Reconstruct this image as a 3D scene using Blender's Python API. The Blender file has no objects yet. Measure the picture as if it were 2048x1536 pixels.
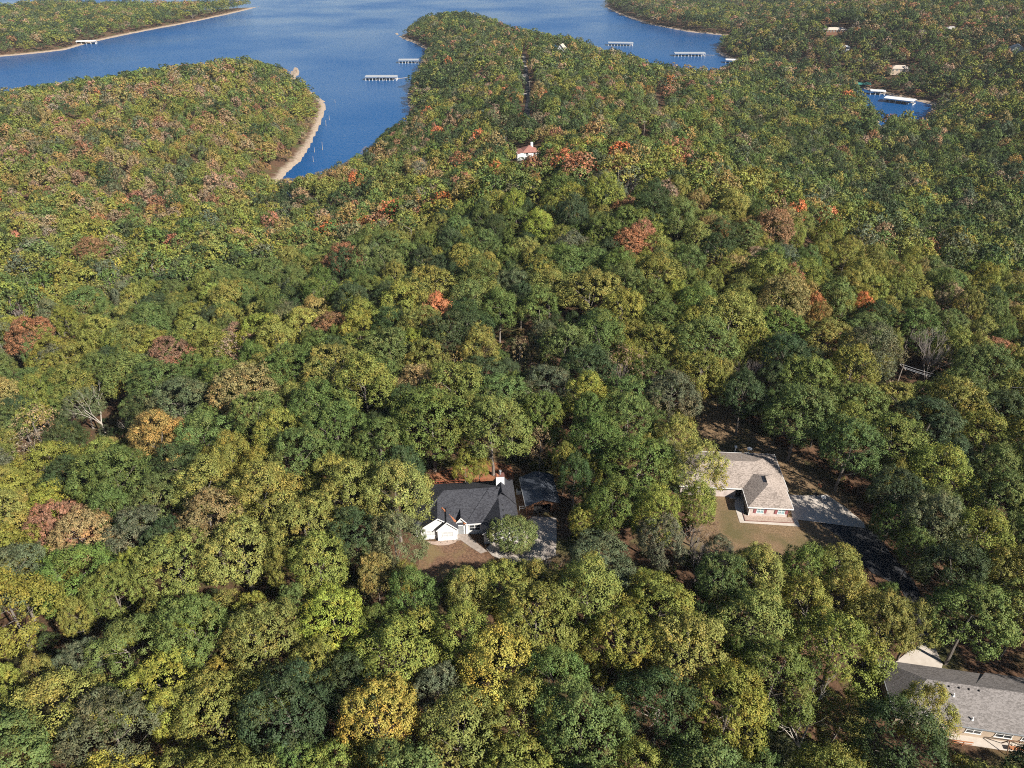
import bpy, bmesh, math, random
import numpy as np
from mathutils import Vector, Matrix

# ------------------------------------------------------------------ camera, light, exposure
sc = bpy.context.scene
CAM_H = 142.0
cam_d = bpy.data.cameras.new('camera'); cam = bpy.data.objects.new('camera', cam_d)
sc.collection.objects.link(cam); sc.camera = cam
cam.location = (0, 0, CAM_H); cam.rotation_euler = (math.radians(90-33), 0, 0)
cam_d.sensor_width = 36; cam_d.lens = 1420/2048*36; cam_d.clip_start = 0.5; cam_d.clip_end = 30000
SUN_EL, SUN_AZ = 37.0, 130.0            # azimuth clockwise from the view direction (+Y)
world = bpy.data.worlds.new('World'); sc.world = world; world.use_nodes = True
wn = world.node_tree.nodes; wl = world.node_tree.links; wn.clear()
wo = wn.new('ShaderNodeOutputWorld'); bg = wn.new('ShaderNodeBackground'); sky = wn.new('ShaderNodeTexSky')
sky.sky_type = 'NISHITA'; sky.sun_disc = False
sky.sun_elevation = math.radians(SUN_EL); sky.sun_rotation = math.radians(SUN_AZ)
sky.air_density = 1.0; sky.dust_density = 0.2; sky.ozone_density = 2.0
bg.inputs[1].default_value = 0.05
wl.new(sky.outputs[0], bg.inputs[0]); wl.new(bg.outputs[0], wo.inputs[0])
sun_d = bpy.data.lights.new('sun', 'SUN'); sun = bpy.data.objects.new('sun', sun_d); sc.collection.objects.link(sun)
sun_d.energy = 5.0; sun_d.angle = math.radians(0.53); sun_d.color = (1.0, 0.93, 0.82)
_e, _a = math.radians(SUN_EL), math.radians(SUN_AZ)
SUNV = Vector((math.sin(_a)*math.cos(_e), math.cos(_a)*math.cos(_e), math.sin(_e)))
sun.rotation_euler = SUNV.to_track_quat('Z', 'Y').to_euler(); sun.location = (200, -200, 400)
sc.view_settings.view_transform = 'Standard'; sc.view_settings.look = 'None'
sc.view_settings.exposure = 1.05; sc.view_settings.gamma = 1.0; sc.view_settings.use_curve_mapping = False
sc.render.engine = 'CYCLES'
sc.cycles.max_bounces = 5; sc.cycles.diffuse_bounces = 1; sc.cycles.glossy_bounces = 2
sc.cycles.transmission_bounces = 3; sc.cycles.transparent_max_bounces = 4; sc.cycles.volume_bounces = 0
sc.cycles.use_denoising = False; sc.cycles.sample_clamp_direct = 3.0; sc.cycles.sample_clamp_indirect = 1.0
sc.cycles.filter_width = 1.05
R = math.radians
rng = random.Random(11)

# ------------------------------------------------------------------ measured layout (metres, camera above the origin)
CTL = [(-6.9,94.4,45),(-15.4,96.3,45),(5.3,97.0,45),(-2.5,112.8,45),(-12.9,112.8,45),(50.0,101.0,45),(38.0,95.7,45),(60.6,101.0,45),(47.4,130.1,45),(61.4,117.6,45),(67.1,95.7,45),(59.7,66.0,43),(72.7,61.9,43),(65.9,74.1,43),(0.0,48.0,45),(-37.8,48.0,45),(22.8,48.0,45),(-65.5,52.4,43),(-84.3,80.9,39),(-61.3,96.8,41),(-102.4,124.0,31),(-90.1,133.4,31),(-137.7,161.5,27),(-60.2,136.1,39),(-32.7,115.7,44),(-109.3,191.9,31),(-165.1,206.8,27),(-59.4,178.2,38),(-191.1,278.8,19),(-131.5,260.7,22),(-102.3,292.1,16),(-224.1,385.8,14),(-186.8,432.7,15),(-303.8,428.9,16),(-281.3,506.6,19),(-365.4,535.4,23),(-227.3,598.5,18),(-232.2,721.9,15),(-378.9,413.7,20),(-229.6,206.8,27),(-151.4,119.0,35),(-94.5,64.3,42),(0.0,142.3,46),(0.0,180.7,46),(-23.9,176.4,42),(30.6,176.4,48),(28.4,221.7,50),(48.1,257.7,54),(75.8,252.0,53),(97.4,234.3,49),(114.7,212.9,45),(136.3,206.4,41),(156.1,199.6,39),(57.6,176.4,48),(43.0,140.6,47),(70.0,152.6,47),(91.0,144.0,45),(114.8,134.6,44),(89.9,93.5,44),(78.5,106.3,45),(183.6,184.5,38),(113.4,94.6,43),(-4.6,268.7,47),(-33.6,266.6,36),(-65.4,274.3,25),(-59.0,376.7,22),(-85.8,402.0,12),(-90.1,332.5,13),(8.8,353.0,36),(43.3,408.5,35),(24.6,484.9,33),(10.2,598.8,29),(-35.4,741.3,23),(44.1,910.9,20),(-86.1,1101.6,16),(-53.8,560.7,18),(-7.3,451.7,28),(93.0,628.8,24),(150.8,608.1,20),(75.5,401.4,34),(127.3,405.2,25),(190.7,485.9,14),(181.1,570.8,16),(238.6,487.4,13),(263.8,529.0,9),(191.5,404.8,14),(256.7,418.9,10),(236.5,315.0,12),(193.8,323.9,16),(305.2,480.1,9),(304.7,329.7,14),(351.6,540.5,22),(346.8,604.8,28),(427.6,649.2,40),(346.8,692.3,30),(365.1,851.4,32),(290.3,861.0,16),(312.8,1043.1,22),(234.3,1144.8,18),(561.3,919.2,45),(484.9,590.8,48),(461.6,887.1,38),(454.5,1162.4,26),(-566.6,1025.6,18),(-516.2,1220.7,12),(-624.6,963.3,22),(-711.6,877.5,24),(-900,300,40),(900,300,20),(900,1500,45),(1500,2200,50),(1700,900,60),(0,-300,46),(600,-200,35),(-600,-200,44),(-1600,300,45),(0,-1500,40),(2200,0,40),(-2200,-200,40)]
SHORE_W = [(-2600.0,520.0),(-1500.0,560.0),(-602.3,586.1),(-520.1,636.4),(-464.9,685.6),(-436.4,716.5),(-408.1,755.4),(-376.9,798.4),(-339.9,839.3),(-306.2,887.8),(-271.4,866.4),(-244.5,832.7),(-255.9,906.1),(-241.6,872.5),(-235.0,820.3),(-219.1,786.7),(-193.8,740.8),(-177.3,706.0),(-168.8,669.9),(-162.9,626.0),(-154.0,553.2),(-151.4,512.4),(-153.3,482.1),(-152.2,463.2),(-148.5,441.5),(-139.4,429.8),(-129.7,431.1),(-119.5,453.9),(-111.3,494.6),(-100.4,556.8),(-87.6,599.3),(-91.5,672.5),(-99.9,722.6),(-104.8,774.1),(-105.4,842.1),(-106.8,907.0),(-112.2,1005.5),(-114.4,1040.2),(-136.2,1096.5),(-160.4,1148.0),(-181.6,1221.9),(-166.3,1164.1),(-154.1,1262.9),(-129.1,1338.0),(-89.7,1378.8),(-18.7,1235.1),(25.7,1128.6),(75.7,1023.4),(107.9,955.8),(126.7,911.2),(147.9,859.8),(176.1,832.7),(208.6,810.2),(248.0,871.8),(272.4,923.8),(284.6,899.2),(310.5,853.4),(334.2,811.7),(348.8,781.4),(331.7,709.5),(306.6,613.3),(311.5,595.2),(320.9,581.4),(379.0,669.9),(391.3,692.9),(389.3,703.8),(384.2,715.0),(371.9,740.8),(362.8,765.7),(352.0,789.4),(337.4,820.3),(313.6,862.9),(287.6,909.6),(271.5,938.4),(268.7,980.8),(270.1,1031.3),(282.2,1067.7),(302.9,1111.5),(327.9,1175.4),(276.3,1221.9),(230.0,1318.9),(199.7,1473.0),(188.4,1622.8),(215.0,1800.0),(330.0,2050.0),(600.0,2400.0),(900.0,2900.0),(900.0,5200.0),(-2600.0,5200.0)]
SHORE_A = [(-800.2,931.1),(-649.0,980.8),(-622.6,1001.3),(-595.6,1035.7),(-597.5,1106.5),(-586.9,1175.4),(-572.4,1246.4),(-547.5,1347.2),(-527.7,1464.5),(-510.5,1622.8),(-517.8,1602.1),(-611.9,1521.7),(-687.9,1521.7),(-797.1,1551.0),(-880.9,1581.3),(-950.4,1484.4),(-1089.5,1306.3),(-1800,1250),(-1800,900)]
SHORE_B = [(720.9,1612.6),(794.9,1664.8),(879.5,1755.4),(966.8,1842.7),(973.7,1953.2),(783.1,1869.2)]
PADS = [(-6,100,22,16,45.0),(55,104,26,17,45.0),(66,62,20,14,43.0)]
ZONES = [(0,50,26,[0.66,0.18,0.03,0.03,0.08,0.005,0,0,0.0,0.015]),(-59,65,30,[0.6,0.17,0.02,0.06,0.12,0.015,0,0,0.0,0.015]),(-98,115,27,[0.34,0.2,0.06,0.12,0.1,0.12,0.02,0,0.03,0.01]),(-29,95,23,[0.52,0.28,0.04,0.06,0.06,0.04,0,0,0.0,0.0]),(-108,187,45,[0.28,0.34,0.16,0.06,0.06,0.04,0.03,0.01,0.02,0]),(-27,150,34,[0.2,0.44,0.26,0.04,0.02,0.02,0.01,0.005,0.015,0]),(-4,208,31,[0.22,0.42,0.22,0.04,0.05,0.03,0.02,0.01,0.01,0]),(32,144,29,[0.24,0.42,0.24,0.05,0.01,0.02,0,0.0,0.02,0]),(72,125,32,[0.4,0.34,0.16,0.04,0.01,0.04,0,0,0.01,0]),(56,83,25,[0.46,0.38,0.08,0.05,0.01,0.02,0.0,0.0,0.0,0]),(103,184,28,[0.44,0.14,0.06,0.04,0.01,0.2,0.04,0.01,0.06,0]),(69,223,26,[0.34,0.2,0.12,0.03,0.01,0.16,0.07,0.02,0.05,0]),(128,177,21,[0.4,0.3,0.16,0.04,0,0.08,0,0,0.02,0]),(30,350,24,[0.24,0.2,0.14,0.06,0.02,0.1,0.11,0.07,0.06,0]),(-37,297,30,[0.28,0.26,0.14,0.04,0.04,0.1,0.07,0.02,0.05,0]),(-175,286,42,[0.34,0.22,0.08,0.05,0.03,0.15,0.04,0.005,0.085,0]),(-210,417,58,[0.28,0.12,0.04,0.05,0.01,0.24,0.045,0.004,0.25,0]),(-268,555,45,[0.28,0.14,0.06,0.06,0.01,0.22,0.04,0.004,0.22,0]),(-239,373,32,[0.25,0.34,0.14,0.06,0.02,0.1,0.03,0.0,0.06,0]),(-1,513,51,[0.14,0.26,0.4,0.08,0.01,0.07,0.03,0.01,0.06,0]),(-49,1045,80,[0.12,0.22,0.46,0.08,0,0.05,0.02,0.01,0.04,0]),(178,499,47,[0.16,0.3,0.4,0.06,0.02,0.05,0.02,0.005,0.045,0]),(211,356,42,[0.1,0.34,0.46,0.08,0.01,0.03,0.01,0,0.03,0]),(431,797,6,[0.08,0.26,0.52,0.08,0.0,0.04,0.01,0,0.05,0]),(332,1236,109,[0.12,0.18,0.42,0.1,0,0.08,0.06,0.0,0.08,0]),(-642,1236,234,[0.2,0.24,0.34,0.08,0.01,0.06,0.02,0,0.05,0])]
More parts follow.
